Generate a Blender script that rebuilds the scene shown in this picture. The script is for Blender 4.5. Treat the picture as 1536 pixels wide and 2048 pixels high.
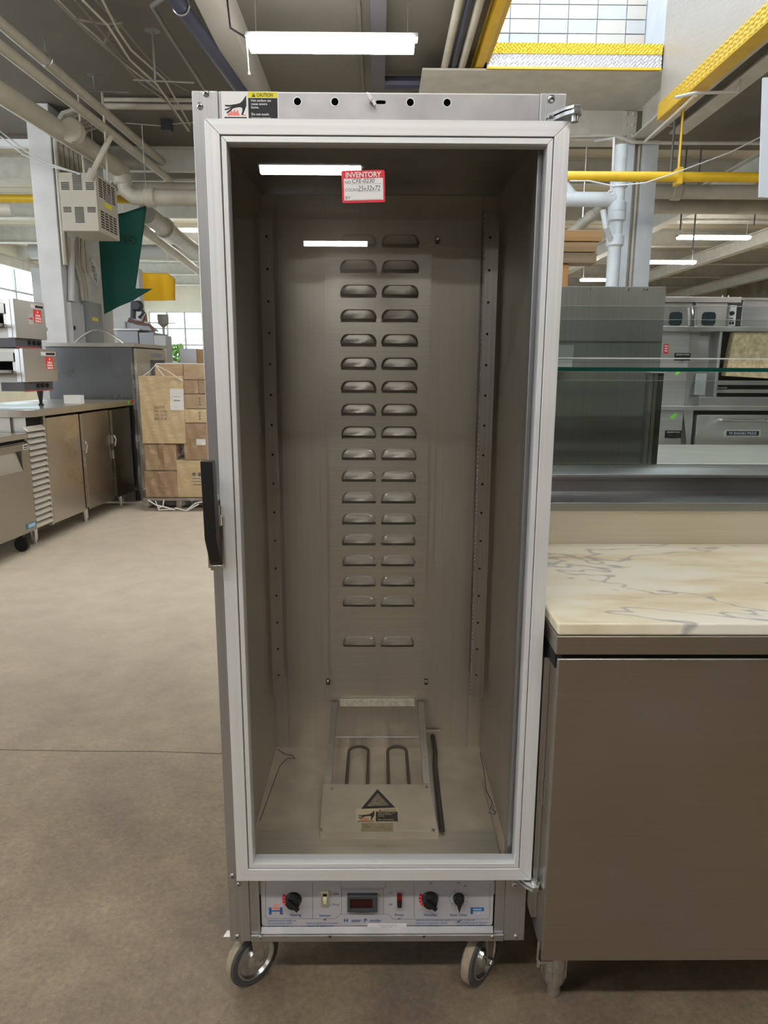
import bpy, math, random
from math import sin, cos, pi, radians, sqrt, atan2
from mathutils import Vector, Matrix
from mathutils.geometry import tessellate_polygon
random.seed(7)
S = bpy.context.scene
COL = S.collection
for o in list(bpy.data.objects): bpy.data.objects.remove(o)

# ------------------------------------------------------------------ camera
CAM = Vector((.31844, -1.32603, 1.36822)); FPX = 1417.865
YAW, PITCH, ROLL = .0093, .2005, .00414
fw = Vector((sin(YAW)*cos(PITCH), cos(YAW)*cos(PITCH), -sin(PITCH)))
rt = Vector((cos(YAW), -sin(YAW), 0)); up = rt.cross(fw)
rt, up = cos(ROLL)*rt+sin(ROLL)*up, -sin(ROLL)*rt+cos(ROLL)*up
cam = bpy.data.objects.new('camera', bpy.data.cameras.new('camera')); COL.objects.link(cam)
cam.matrix_world = Matrix(((rt.x, up.x, -fw.x, CAM.x), (rt.y, up.y, -fw.y, CAM.y), (rt.z, up.z, -fw.z, CAM.z), (0, 0, 0, 1)))
cam.data.sensor_fit = 'VERTICAL'; cam.data.sensor_height = 36; cam.data.lens = FPX/2048*36
cam.data.clip_start = .02; cam.data.clip_end = 200
S.camera = cam

def at(x, y, X=None, Y=None, Z=None):
    "world point where the sight line of photo pixel x, y meets a plane"
    d = fw + rt*((x-768)/FPX) + up*((1024-y)/FPX)
    t = (X-CAM.x)/d.x if X is not None else (Y-CAM.y)/d.y if Y is not None else (Z-CAM.z)/d.z
    return CAM + d*t

# ------------------------------------------------------------------ world, lights, exposure
w = bpy.data.worlds.new('daylight'); S.world = w; w.use_nodes = True
bg = w.node_tree.nodes['Background']; bg.inputs[0].default_value = (.80, .90, 1, 1); bg.inputs[1].default_value = 4.5
S.view_settings.view_transform = 'Standard'; S.view_settings.look = 'None'
S.view_settings.exposure = 0.65; S.view_settings.gamma = 1; S.view_settings.use_curve_mapping = False
LAMP_EMIT = 34.0

# ------------------------------------------------------------------ materials
MATS = {}
def mat(name, col, rough=.5, metal=0., emit=0, kind=None, scale=1., amt=.15, spec=None, bump=0., coords='Object', rvar=0.):
    if name in MATS: return MATS[name]
    m = bpy.data.materials.new(name); m.use_nodes = True; nt = m.node_tree; N = nt.nodes; L = nt.links
    b = N['Principled BSDF']; c = (*col, 1) if len(col) == 3 else col
    b.inputs['Base Color'].default_value = c; b.inputs['Roughness'].default_value = rough; b.inputs['Metallic'].default_value = metal
    if spec is not None: b.inputs['Specular IOR Level'].default_value = spec
    if emit: b.inputs['Emission Color'].default_value = c; b.inputs['Emission Strength'].default_value = emit
    if kind:
        tc = N.new('ShaderNodeTexCoord'); mp = N.new('ShaderNodeMapping'); L.new(tc.outputs[coords], mp.inputs[0])
        sc = {'brushx': (.6, 60, 60), 'brushz': (60, 60, .6), 'brushy': (60, .6, 60)}.get(kind, (1, 1, 1))
        mp.inputs['Scale'].default_value = [s*scale for s in sc]
        nz = N.new('ShaderNodeTexNoise'); nz.inputs['Detail'].default_value = 6; nz.inputs['Scale'].default_value = 3; L.new(mp.outputs[0], nz.inputs[0])
        rp = N.new('ShaderNodeMapRange'); L.new(nz.outputs[0], rp.inputs[0]); rp.inputs[1].default_value = .3; rp.inputs[2].default_value = .7
        rp.inputs[3].default_value = 1-amt; rp.inputs[4].default_value = 1+amt*.6
        mx = N.new('ShaderNodeVectorMath'); mx.operation = 'SCALE'; mx.inputs[0].default_value = c[:3]; L.new(rp.outputs[0], mx.inputs['Scale'])
        out = mx.outputs[0]
        if kind.startswith('brush'):
            # large soft smudges as well
            n2 = N.new('ShaderNodeTexNoise'); n2.inputs['Scale'].default_value = 3.5; n2.inputs['Detail'].default_value = 5; L.new(tc.outputs[coords], n2.inputs[0])
            r2 = N.new('ShaderNodeMapRange'); L.new(n2.outputs[0], r2.inputs[0]); r2.inputs[1].default_value = .3; r2.inputs[2].default_value = .7
            r2.inputs[3].default_value = rough*.85; r2.inputs[4].default_value = rough*1.3
            L.new(r2.outputs[0], b.inputs['Roughness'])
        L.new(out, b.inputs['Base Color'])
        if bump:
            bp = N.new('ShaderNodeBump'); bp.inputs['Strength'].default_value = bump; bp.inputs['Distance'].default_value = .002
            L.new(nz.outputs[0], bp.inputs['Height']); L.new(bp.outputs[0], b.inputs['Normal'])
    MATS[name] = m; return m

def schlick(nt, f0, normal=None):
    "reflectance by viewing angle, the same from both faces of a pane"
    N = nt.nodes; L = nt.links
    g = N.new('ShaderNodeNewGeometry'); d = N.new('ShaderNodeVectorMath'); d.operation = 'DOT_PRODUCT'; L.new(g.outputs['Incoming'], d.inputs[0]); L.new(normal or g.outputs['Normal'], d.inputs[1])
    def M_(op, a, b=None):
        n = N.new('ShaderNodeMath'); n.operation = op
        for k, x in enumerate((a, b)):
            if x is None: continue
            if isinstance(x, (int, float)): n.inputs[k].default_value = x
            else: L.new(x, n.inputs[k])
        return n.outputs[0]
    c = M_('SUBTRACT', 1.0, M_('ABSOLUTE', d.outputs['Value'])); return M_('ADD', M_('MULTIPLY', M_('POWER', c, 5.0), 1-f0), f0)
def glass(name, tint, ior=1.45, rough=.0, gloss=1.0):
    "thin pane: straight-through transparency plus fresnel reflection"
    m = bpy.data.materials.new(name); m.use_nodes = True; nt = m.node_tree; N = nt.nodes; L = nt.links
    for n in list(N): N.remove(n)
    o = N.new('ShaderNodeOutputMaterial'); mix = N.new('ShaderNodeMixShader'); t = N.new('ShaderNodeBsdfTransparent'); g = N.new('ShaderNodeBsdfGlossy')
    t.inputs[0].default_value = (*tint, 1); g.inputs['Roughness'].default_value = rough
    L.new(schlick(nt, ((ior-1)/(ior+1))**2*gloss), mix.inputs[0]); L.new(t.outputs[0], mix.inputs[1]); L.new(g.outputs[0], mix.inputs[2]); L.new(mix.outputs[0], o.inputs[0])
    MATS[name] = m; return m

STEEL = mat('stainless_brushed_across', (.60, .58, .54), .30, 1, kind='brushx', amt=.10)
STEELZ = mat('stainless_brushed_upright', (.56, .545, .52), .30, 1, kind='brushz', amt=.12)
STEELI = mat('stainless_cabinet_lining', (.60, .56, .495), .37, .88, kind='brushz', amt=.06)
STEELP = mat('stainless_louvre_panel', (.58, .545, .485), .34, .92, kind='brushx', amt=.08)
STEELF = mat('stained_cabinet_floor_steel', (.62, .54, .43), .42, .45, kind='n', scale=5, amt=.14)
STEELD = mat('counter_door_steel', (.45, .42, .375), .36, 1, kind='brushx', amt=.05)
ALU = mat('satin_aluminium', (.84, .85, .86), .45, .4, kind='brushz', amt=.06)
ALUX = mat('satin_aluminium_across', (.84, .85, .86), .45, .4, kind='brushx', amt=.06)
MILL = mat('mill_aluminium', (.50, .50, .51), .36, .9, kind='brushz', amt=.10)
MILLX = mat('mill_aluminium_across', (.47, .47, .48), .38, .9, kind='n', scale=6, amt=.12)
ZINC = mat('zinc_plated', (.72, .72, .72), .28, 1, kind='n', scale=20, amt=.2)
CHROME = mat('chrome', (.8, .8, .8), .12, 1)
BLACK = mat('black_plastic', (.012, .012, .013), .42)
DARK = mat('dark_void', (.01, .01, .01), .9)
RUBBER = mat('grey_rubber', (.085, .088, .09), .6)
TREAD = mat('worn_tan_rubber', (.33, .26, .18), .7, kind='n', scale=30, amt=.2)
WHITE = mat('white_print', (.85, .85, .85), .5)
INK = mat('black_print', (.015, .015, .02), .6)
YEL = mat('yellow_print', (.80, .72, .03), .5)
REDP = mat('red_print', (.75, .03, .05), .45)
PINK = mat('pale_red_print', (.85, .25, .2), .5)
BLUE = mat('blue_print', (.03, .13, .36), .5)
GREYL = mat('grey_print', (.25, .25, .30), .5)
SKYB = mat('light_blue_print', (.45, .65, .95), .5)
GREEN = mat('green_sticker', (.25, .85, .10), .5)
CREAM = mat('aged_cream_sticker', (.72, .62, .38), .5)
PANELG = mat('control_panel_grey', (.50, .49, .52), .45)

class MB:
    def __init__(s): s.v = []; s.f = []; s.m = []; s.M = Matrix.Identity(4)
    def add(s, vs, fs, m=0):
        n = len(s.v); s.v += [s.M @ Vector(p) for p in vs]; s.f += [[n+i for i in f] for f in fs]; s.m += [m]*len(fs); return s
    def box(s, x0, x1, y0, y1, z0, z1, m=0):
        if x1 < x0: x0, x1 = x1, x0
        if y1 < y0: y0, y1 = y1, y0
        if z1 < z0: z0, z1 = z1, z0
        return s.add([(x0,y0,z0),(x1,y0,z0),(x1,y1,z0),(x0,y1,z0),(x0,y0,z1),(x1,y0,z1),(x1,y1,z1),(x0,y1,z1)],
                     [(0,3,2,1),(4,5,6,7),(0,1,5,4),(1,2,6,5),(2,3,7,6),(3,0,4,7)], m)
    def prism(s, pts, d0, d1, ax='y', m=0, holes=()):
        "polygon extruded along an axis; pts are (x,z) for y, (x,y) for z, (y,z) for x"
        def P(p, d): return {'y': (p[0], d, p[1]), 'z': (p[0], p[1], d), 'x': (d, p[0], p[1])}[ax]
        loops = [list(pts)]+[list(h) for h in holes]
        flat = [p for l in loops for p in l]; n = len(flat)
        tris = tessellate_polygon([[Vector((p[0], p[1], 0)) for p in l] for l in loops])
        # consistent winding
        def area(t): a, b, c = [flat[i] for i in t]; return (b[0]-a[0])*(c[1]-a[1])-(b[1]-a[1])*(c[0]-a[0])
        tris = [t if area(t) > 0 else (t[2], t[1], t[0]) for t in tris]
        if d1 < d0: d0, d1 = d1, d0
        vs = [P(p, d0) for p in flat]+[P(p, d1) for p in flat]
        fs = []
        pos = ax in 'zx'
        for t in tris:
            a = tuple(t); r = tuple(reversed(a))
            fs.append(r if pos else a); fs.append(tuple(i+n for i in (a if pos else r)))
        k = 0
        for li, l in enumerate(loops):
            A = sum(l[i][0]*l[(i+1) % len(l)][1]-l[(i+1) % len(l)][0]*l[i][1] for i in range(len(l)))
            for i in range(len(l)):
                a, b = k+i, k+(i+1) % len(l)
                q = (a, b, b+n, a+n)
                ccw = (A > 0) != (li > 0)
                if (ccw and pos) or (not ccw and not pos): fs.append(q)
                else: fs.append(tuple(reversed(q)))
            k += len(l)
        return s.add(vs, fs, m)
    def tube(s, pts, r, seg=10, m=0, caps=True):
        pts = [Vector(p) for p in pts]; rs = r if isinstance(r, (list, tuple)) else [r]*len(pts)
        vs = []; prev = None
        for i, p in enumerate(pts):
            t = ((pts[i+1]-p).normalized() if i < len(pts)-1 else Vector()) + ((p-pts[i-1]).normalized() if i else Vector())
            t = t.normalized() if t.length > 1e-9 else (pts[-1]-pts[0]).normalized()
            if prev is None:
                a = Vector((0, 0, 1)) if abs(t.z) < .9 else Vector((1, 0, 0)); u = t.cross(a).normalized()
            else: u = (prev-t*prev.dot(t)).normalized()
            prev = u; v = t.cross(u)
            for k in range(seg):
                a = 2*pi*k/seg; vs.append(p+(u*cos(a)+v*sin(a))*rs[i])
        fs = []
        for i in range(len(pts)-1):
            for k in range(seg):
                a = i*seg+k; b = i*seg+(k+1) % seg; fs.append((a, b, b+seg, a+seg))
        if caps: fs.append(tuple(range(seg-1, -1, -1))); fs.append(tuple((len(pts)-1)*seg+k for k in range(seg)))
        return s.add(vs, fs, m)
    def lathe(s, c, axis, prof, seg=24, m=0, caps=True):
        "prof: (distance along axis, radius)"
        axis = Vector(axis).normalized(); c = Vector(c)
        a = Vector((0, 0, 1)) if abs(axis.z) < .9 else Vector((1, 0, 0)); u = axis.cross(a).normalized(); v = axis.cross(u)
        vs = [c+axis*h+(u*cos(2*pi*k/seg)+v*sin(2*pi*k/seg))*r for h, r in prof for k in range(seg)]
        fs = [(i*seg+k, i*seg+(k+1) % seg, (i+1)*seg+(k+1) % seg, (i+1)*seg+k) for i in range(len(prof)-1) for k in range(seg)]
        if caps and prof[0][1] > 1e-6: fs.append(tuple(range(seg-1, -1, -1)))
        if caps and prof[-1][1] > 1e-6: fs.append(tuple((len(prof)-1)*seg+k for k in range(seg)))
        return s.add(vs, fs, m)
    def text(s, body, o, right, upv, size, m=0, align='LEFT', bold=0., shear=0., sx=1.):
        vs, fs = text_geo(body, align, bold, shear)
        o, right, upv = Vector(o), Vector(right).normalized(), Vector(upv).normalized()
        return s.add([o+right*(x*size*sx)+upv*(y*size) for x, y in vs], fs, m)
    def build(s, name, mats, parent=None, bevel=0, seg=2, smooth=35):
        me = bpy.data.meshes.new(name)
        inv = wmat(parent).inverted() if parent else Matrix.Identity(4)
        me.from_pydata([inv @ p for p in s.v], [], s.f)
        for x in (mats if isinstance(mats, (list, tuple)) else [mats]): me.materials.append(x)
        me.polygons.foreach_set('material_index', s.m); me.validate(); me.update()
        if smooth: me.shade_smooth(); me.set_sharp_from_angle(angle=radians(smooth))
        o = bpy.data.objects.new(name, me); COL.objects.link(o)
        if parent: o.parent = parent
        if bevel:
            b = o.modifiers.new('bevel', 'BEVEL'); b.width = bevel; b.segments = seg; b.limit_method = 'ANGLE'; b.angle_limit = radians(40)
            b.harden_normals = True
        return o
def wmat(o):
    M = o.matrix_basis.copy()
    while o.parent: o = o.parent; M = o.matrix_basis @ M
    return M
TG = {}
def text_geo(body, align, bold, shear):
    k = (body, align, bold, shear)
    if k not in TG:
        c = bpy.data.curves.new('lettering', 'FONT'); c.body = body; c.align_x = align; c.offset = bold; c.shear = shear; c.resolution_u = 3
        o = bpy.data.objects.new('lettering', c); COL.objects.link(o)
        me = o.evaluated_get(bpy.context.evaluated_depsgraph_get()).to_mesh()
        TG[k] = ([(v.co.x, v.co.y) for v in me.vertices], [tuple(p.vertices) for p in me.polygons])
        bpy.data.objects.remove(o); bpy.data.curves.remove(c)
    return TG[k]
def tag(o, label, cat, group=None):
    o['label'] = label; o['category'] = cat
    if group: o['group'] = group
    return o
def thing(name, label, cat, loc=(0, 0, 0), rotz=0, group=None):
    o = bpy.data.objects.new(name, None); COL.objects.link(o); o.empty_display_size = .1
    o.location = loc; o.rotation_euler = (0, 0, rotz); return tag(o, label, cat, group)
def struct(o): o['kind'] = 'structure'; return o
def circ(cx, cz, r, n=12, ph=0): return [(cx+r*cos(2*pi*k/n+ph), cz+r*sin(2*pi*k/n+ph)) for k in range(n)]
def rrect(x0, x1, z0, z1, r, n=4):
    out = []
    for cx, cz, a in ((x1-r, z1-r, 0), (x0+r, z1-r, 90), (x0+r, z0+r, 180), (x1-r, z0+r, 270)):
        out += [(cx+r*cos(radians(a+90*k/n)), cz+r*sin(radians(a+90*k/n))) for k in range(n+1)]
    return out
def arc(c, r, a0, a1, n, f):
    return [f(c[0]+r*cos(radians(a0+(a1-a0)*k/n)), c[1]+r*sin(radians(a0+(a1-a0)*k/n))) for k in range(n+1)]

# ================================================================== SETTING
CEIL = 4.30
def floor_mat():
    m = bpy.data.materials.new('worn_concrete'); m.use_nodes = True; nt = m.node_tree; N = nt.nodes; L = nt.links; b = N['Principled BSDF']
    tc = N.new('ShaderNodeTexCoord')
    def noise(sc, det, rough=.6, dist=0):
        n = N.new('ShaderNodeTexNoise'); n.inputs['Scale'].default_value = sc; n.inputs['Detail'].default_value = det
        n.inputs['Roughness'].default_value = rough; n.inputs['Distortion'].default_value = dist; L.new(tc.outputs['Object'], n.inputs[0]); return n
    def ramp(src, stops):
        r = N.new('ShaderNodeValToRGB'); e = r.color_ramp.elements
        while len(e) < len(stops): e.new(.5)
        for x, (p, c) in zip(e, stops): x.position = p; x.color = (*c, 1)
        L.new(src, r.inputs[0]); return r.outputs[0]
    def mix(a, c, f, mode='MIX'):
        x = N.new('ShaderNodeMix'); x.data_type = 'RGBA'; x.blend_type = mode
        if isinstance(f, float): x.inputs[0].default_value = f
        else: L.new(f, x.inputs[0])
        L.new(a, x.inputs[6]); L.new(c, x.inputs[7]); return x.outputs[2]
    big = ramp(noise(1.1, 6, .65, .8).outputs[0], [(.32, (.19, .145, .115)), (.5, (.27, .21, .142)), (.7, (.345, .275, .19))])
    mid = ramp(noise(6, 8, .7).outputs[0], [(.3, (.62, .62, .62)), (.7, (1.1, 1.1, 1.1))])
    fine = mix(ramp(noise(70, 4, .8).outputs[0], [(.3, (.60, .60, .60)), (.74, (1.38, 1.34, 1.26))]), ramp(noise(22, 5, .8).outputs[0], [(.3, (.8, .8, .8)), (.7, (1.15, 1.14, 1.12))]), 1.0, 'MULTIPLY')
    c = mix(mix(big, mid, .7, 'MULTIPLY'), fine, .7, 'MULTIPLY')
    # window light down the aisle put into the colour: floor paler with distance
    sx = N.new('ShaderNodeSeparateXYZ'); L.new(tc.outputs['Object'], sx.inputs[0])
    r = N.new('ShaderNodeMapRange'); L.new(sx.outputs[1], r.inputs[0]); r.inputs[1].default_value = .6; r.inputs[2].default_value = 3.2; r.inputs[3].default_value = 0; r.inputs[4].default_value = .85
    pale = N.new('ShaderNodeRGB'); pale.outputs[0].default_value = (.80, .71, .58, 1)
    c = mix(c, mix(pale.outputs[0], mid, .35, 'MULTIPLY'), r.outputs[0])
    L.new(c, b.inputs['Base Color']); b.inputs['Roughness'].default_value = .55
    bp = N.new('ShaderNodeBump'); bp.inputs['Strength'].default_value = .25; bp.inputs['Distance'].default_value = .002
    L.new(noise(90, 4).outputs[0], bp.inputs['Height']); L.new(bp.outputs[0], b.inputs['Normal'])
    return m
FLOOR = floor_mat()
JY = [at(0, 1499, Z=0), at(430, 1507, Z=0)]
sl = (JY[1].y-JY[0].y)/(JY[1].x-JY[0].x)
def jy(x): return JY[0].y+sl*(x-JY[0].x)+.004*sin(x*9)+.003*sin(x*23+1)
xs = [-11+.25*i for i in range(97)]
m = MB()
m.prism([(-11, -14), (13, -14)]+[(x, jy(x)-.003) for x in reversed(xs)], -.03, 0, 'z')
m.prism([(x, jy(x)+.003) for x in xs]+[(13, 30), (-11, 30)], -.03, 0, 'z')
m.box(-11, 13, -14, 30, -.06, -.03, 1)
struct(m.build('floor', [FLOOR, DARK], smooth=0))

CEILM = mat('ceiling_paint', (.17, .155, .13), .8, kind='n', scale=.5, amt=.12)
CREAMW = mat('cream_wall_paint', (.78, .73, .60), .8, kind='n', scale=.6, amt=.08)
PALE = mat('pale_beam_paint', (.60, .585, .53), .6, kind='n', scale=2, amt=.12)
PIPE = mat('cream_pipe_paint', (.52, .49, .41), .5, kind='n', scale=2, amt=.12)
WPAINT = mat('white_wall_paint', (.66, .67, .68), .7, kind='n', scale=1.5, amt=.08)
BLUEW = mat('blue_white_column_paint', (.60, .65, .68), .5, kind='n', scale=2, amt=.10)
NAVY = mat('dark_navy_pipe', (.035, .04, .07), .5)
YELLOW = mat('yellow_paint', (.75, .47, .02), .4, kind='n', scale=3, amt=.10)
# opening to the upper storey
OX0 = at(975, 88, Y=6.0).x; OX1 = at(1325, 130, Y=6.0).x; OY0, OY1 = 2.2, 6.0
OX0 = round(OX0, 2); OX1 = round(OX1, 2)
m = MB()
m.prism([(-11, -14), (13, -14), (13, 9.1), (-11, 9.1)], CEIL, CEIL+.028, 'z', holes=[[(OX0-.025, OY0), (OX1+.035, OY0), (OX1+.035, OY1), (OX0-.025, OY1)]])
struct(m.build('ceiling', CEILM, smooth=0))
m = MB(); m.box(-11, 13, 9.1, 26, CEIL, CEIL+.12)
for k in range(40): y = 9.4+.4*k; m.box(-8.9, 12.7, y, y+.05, CEIL-.012, CEIL)
struct(m.build('ceiling', mat('cream_ceiling_decking', (.62, .57, .45), .75), smooth=0))
# left wall with a band of windows
def wall_x(name, X, y0, y1, z1, wins, mt, th=.25):
    m = MB(); m.prism([(y0, 0), (y1, 0), (y1, z1), (y0, z1)], X, X+th, 'x', holes=[[(a, c), (b, c), (b, d), (a, d)] for a, b, c, d in wins]); return struct(m.build(name, mt, smooth=0))
def wall_y(name, Y, x0, x1, z1, wins, mt, th=.25):
    m = MB(); m.prism([(x0, 0), (x1, 0), (x1, z1), (x0, z1)], Y, Y+th, 'y', holes=[[(a, c), (b, c), (b, d), (a, d)] for a, b, c, d in wins]); return struct(m.build(name, mt, smooth=0))
FRAMEM = mat('window_frame_paint', (.45, .47, .47), .6)
PANE = glass('window_glass', (.93, .97, .98))
lw = [(8.0, 11.2, 1.9, 3.9), (11.6, 15.0, 1.9, 3.9), (15.4, 19.6, 1.9, 3.9), (20, 24, 1.9, 3.9), (2, 5.5, 1.9, 3.9), (-6, 1, 1.9, 3.9)]
wall_x('wall_left', -9.0, -14, 26, CEIL, lw, CREAMW)
bw = [(-5.4, -3.6, 1.0, 3.3), (-7.9, -6.0, 1.0, 3.3), (-3.0, -1.2, 1.0, 3.3)]
wall_y('wall_back', 25.0, -9, 13, CEIL, bw, CREAMW)
REARW = mat('warm_grey_rear_wall', (.34, .30, .25), .8, kind='n', scale=.7, amt=.25)
wall_y('wall_rear', -14.2, -9, 13, CEIL, [], REARW); wall_x('wall_right', 12.8, -14, 25, CEIL, [], REARW)
nwin = 0
def window(axis, P, a, b, c, d, na, nc):
    global nwin; nwin += 1
    root = bpy.data.objects.new('window_%d' % nwin, None); COL.objects.link(root); struct(root)
    root.location = (P, (a+b)/2, c) if axis == 'x' else ((a+b)/2, P, c)
    def bx(m, u0, u1, z0, z1, t0, t1):
        m.box(P+t0, P+t1, u0, u1, z0, z1) if axis == 'x' else m.box(u0, u1, P+t0, P+t1, z0, z1)
    m = MB()
    for i in range(na+1): u = a+(b-a)*i/na; bx(m, u-.03, u+.03, c, d, .08, .14)
    for i in range(nc+1): z = c+(d-c)*i/nc; bx(m, a, b, z-.025, z+.025, .085, .135)
    m.build('window_frame', FRAMEM, root)
    for i in range(na):
        for j in range(nc):
            m = MB(); bx(m, a+(b-a)*i/na+.03, a+(b-a)*(i+1)/na-.03, c+(d-c)*j/nc+.025, c+(d-c)*(j+1)/nc-.025, .105, .112); m.build('pane', PANE, root, smooth=0)
for q in lw[:4]: window('x', -9.0, *q, 4, 3)
for q in bw: window('y', 25.0, *q, 3, 4)

# glazed tile wall of the upper storey, each tile its own piece
TILEM = [mat('tile_%d' % i, c, .45) for i, c in enumerate([(.50, .46, .40), (.46, .45, .43), (.52, .45, .39), (.45, .45, .45)])]
TY = 7.6
GROUT = mat('blue_grey_grout', (.35, .42, .52), .8)
m = MB(); x1t = at(1292, 60, Y=TY).x; m.box(OX0-1.0, x1t, TY+.02, TY+.2, CEIL+.028, 7.4); tw = struct(m.build('wall_upper', GROUT))
xa = at(962, 66, Y=TY).x; tw_ = at(1020, 66, Y=TY).x-xa; z0t = at(1100, 66, Y=TY).z; thh = at(1100, 37, Y=TY).z-z0t
tmesh = {}
for j in range(-1, 10):
    for i in range(-1, 7):
        k = random.randrange(4); X = xa+tw_*i; Z = z0t+thh*j
        wdt = tw_ if X+tw_ <= x1t else x1t-X
        if wdt < .05: continue
        m = MB(); m.box(0, wdt-.009, 0, .02, 0, thh-.009)
        key = (k, round(wdt, 3))
        if key not in tmesh:
            o = m.build('tile', TILEM[k], tw, bevel=.004, seg=1); tmesh[key] = o.data
        else:
            o = bpy.data.objects.new('tile', tmesh[key]); COL.objects.link(o); o.parent = tw
        o.location = (X, TY+.0, Z)
# upper-storey side walls: right side carries diamond plate
def plate_mat(name, col, metal=.7, rough=.35):
    m = bpy.data.materials.new(name); m.use_nodes = True; nt = m.node_tree; N = nt.nodes; L = nt.links; b = N['Principled BSDF']
    b.inputs['Base Color'].default_value = (*col, 1); b.inputs['Metallic'].default_value = metal; b.inputs['Roughness'].default_value = rough
    tc = N.new('ShaderNodeTexCoord'); mp = N.new('ShaderNodeMapping'); mp.inputs['Rotation'].default_value = (radians(45), radians(45), 0) if 'side' in name else (0, radians(45), 0)
    mp.inputs['Scale'].default_value = (38, 38, 38) if 'side' in name else (26, 26, 26); L.new(tc.outputs['Object'], mp.inputs[0])
    ch = N.new('ShaderNodeTexChecker'); ch.inputs['Scale'].default_value = 1; L.new(mp.outputs[0], ch.inputs[0])
    w1 = N.new('ShaderNodeTexWave'); w1.inputs['Scale'].default_value = .5; w1.bands_direction = 'X'; L.new(mp.outputs[0], w1.inputs[0])
    w2 = N.new('ShaderNodeTexWave'); w2.inputs['Scale'].default_value = .5; w2.bands_direction = 'Z'; L.new(mp.outputs[0], w2.inputs[0])
    mx = N.new('ShaderNodeMix'); L.new(ch.outputs[1], mx.inputs[0]); L.new(w1.outputs[1], mx.inputs[2]); L.new(w2.outputs[1], mx.inputs[3])
    bp = N.new('ShaderNodeBump'); bp.inputs['Strength'].default_value = .7; bp.inputs['Distance'].default_value = .012
    L.new(mx.outputs[0], bp.inputs['Height']); L.new(bp.outputs[0], b.inputs['Normal']); MATS[name] = m; return m
DIA = plate_mat('diamond_plate_front', (.66, .68, .74)); DIAS = plate_mat('diamond_plate_side', (.68, .63, .59), .45, .4); DIAY = plate_mat('diamond_plate_yellow', (.80, .52, .03), .2, .4)
zp0 = at(1325, 238, Y=6.0).z        # lower edge of the side plate
m = MB(); m.box(OX1, OX1+.03, 2.25, 6.0, zp0, 6.6); tr = m.build('diamond_plate_cladding', DIAS); tag(tr, 'pale diamond plate sheet lining the right side of the ceiling opening', 'cladding')
m = MB(); m.box(OX1-.012, OX1-.001, 2.25, 6.0, zp0, zp0+.13); m.build('painted_edge', DIAY, tr)
m = MB(); m.box(OX1-.012, OX1+.12, 2.25, 6.0, zp0-.012, zp0-.001); m.build('bottom_flange', YELLOW, tr)
zs0, zs1 = at(1150, 136, Y=6.0).z, at(1150, 88, Y=6.0).z; zsm = at(1150, 110, Y=6.0).z
st = thing('kick_plate', 'diamond plate kick strip with yellow upper half across far edge of ceiling opening', 'kick plate', ((OX0+OX1)/2, 6.0, zs0))
m = MB(); m.box(OX0, OX1-.015, 5.985, 6.0, zs0, zsm); m.build('bare_strip', DIA, st)
m = MB(); m.box(OX0, OX1-.015, 5.98, 6.0, zsm+.001, zs1); m.build('painted_strip', DIAY, st)
m = MB(); m.box(OX0, OX1-.015, 5.975, 6.0, zs0-.02, zs0-.001); m.build('angle_edge', YELLOW, st)
# left edge trim of opening
st = thing('edge_channel', 'yellow edge channel along the left side of the ceiling opening', 'trim', (OX0-.1, 4, CEIL-.1))
m = MB(); m.box(OX0-.10, OX0-.03, 1.5, 6.9, CEIL-.16, CEIL-.004); m.box(OX0-.02, OX0+.02, 2.25, 5.97, CEIL-.14, CEIL+.03); m.build('channel', YELLOW, st)
m = MB(); m.box(OX0-.03, OX0-.02, 1.5, 6.9, CEIL-.15, CEIL-.02); m.build('lip', WPAINT, st)
# right upper wall and sloped upper skylight frame
m = MB(); m.box(x1t, x1t+.2, 6.03, TY+.2, CEIL+.028, 7.4); struct(m.build('wall_upper_return', WPAINT))
m = MB(); m.box(OX0-.4, OX0-.2, 1.2, TY+.2, CEIL+.028, 7.4); struct(m.build('wall_upper_left', WPAINT))
# girder behind the opening, soffit plate
GY = 7.05
zg1, zg0 = zs0-.03, at(1190, 281, Y=GY).z
gd = thing('steel_girder', 'deep pale grey riveted steel girder spanning above the cabinet to the column', 'girder', (2, GY, zg0))
m = MB(); m.box(OX0-.6, 3.3, 6.02, GY, zs0-.02, zs0-.002); m.build('soffit_plate', PALE, gd)
m = MB(); m.box(OX0-.6, 3.0, GY, GY+.02, zg0, zs0-.02); m.build('web', PALE, gd)
m = MB(); m.box(OX0-.6, 3.0, GY-.10, GY+.12, zg0-.03, zg0); m.build('bottom_flange', PALE, gd)
cx0, cx1 = at(1243, 300, Y=GY).x, at(1309, 300, Y=GY).x
m = MB(); m.box(cx0-.02, cx0+.14, GY-.02, GY, zg0+.001, zs0-.03); m.build('splice_plate', PALE, gd)
for zz in [zg0+.05+.105*i for i in range(4)]:
    for xx in (cx0+.02, cx0+.10):
        m = MB(); m.lathe((xx, GY-.02, zz), (0, -1, 0), [(0, .022), (.010, .018), (.016, .008)], 8); m.build('rivet', PALE, gd)
gd2 = thing('steel_girder', 'pale steel beam running toward camera below the yellow-edged plate', 'girder', (3, 4, zg0))
xg = OX1+.16
m = MB(); m.box(xg, xg+.02, 1.6, GY-.13, zg0+.001, CEIL-.002); m.build('web', PALE, gd2)
m = MB(); m.box(xg-.10, xg+.12, 1.6, GY-.13, zg0-.02, zg0); m.build('bottom_flange', PALE, gd2)
m = MB(); m.box(xg+.30, xg+.48, 1.6, GY-.13, zg0+.03, zg0+.05); m.box(xg+.38, xg+.40, 1.6, GY-.13, zg0+.051, CEIL-.002); m.build('outer_channel', PALE, gd2)
m = MB(); m.box(xg+.021, xg+.379, GY-.3, GY-.28, zg0+.06, zg0+.2); m.build('spacer_plate', PALE, gd2)
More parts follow.
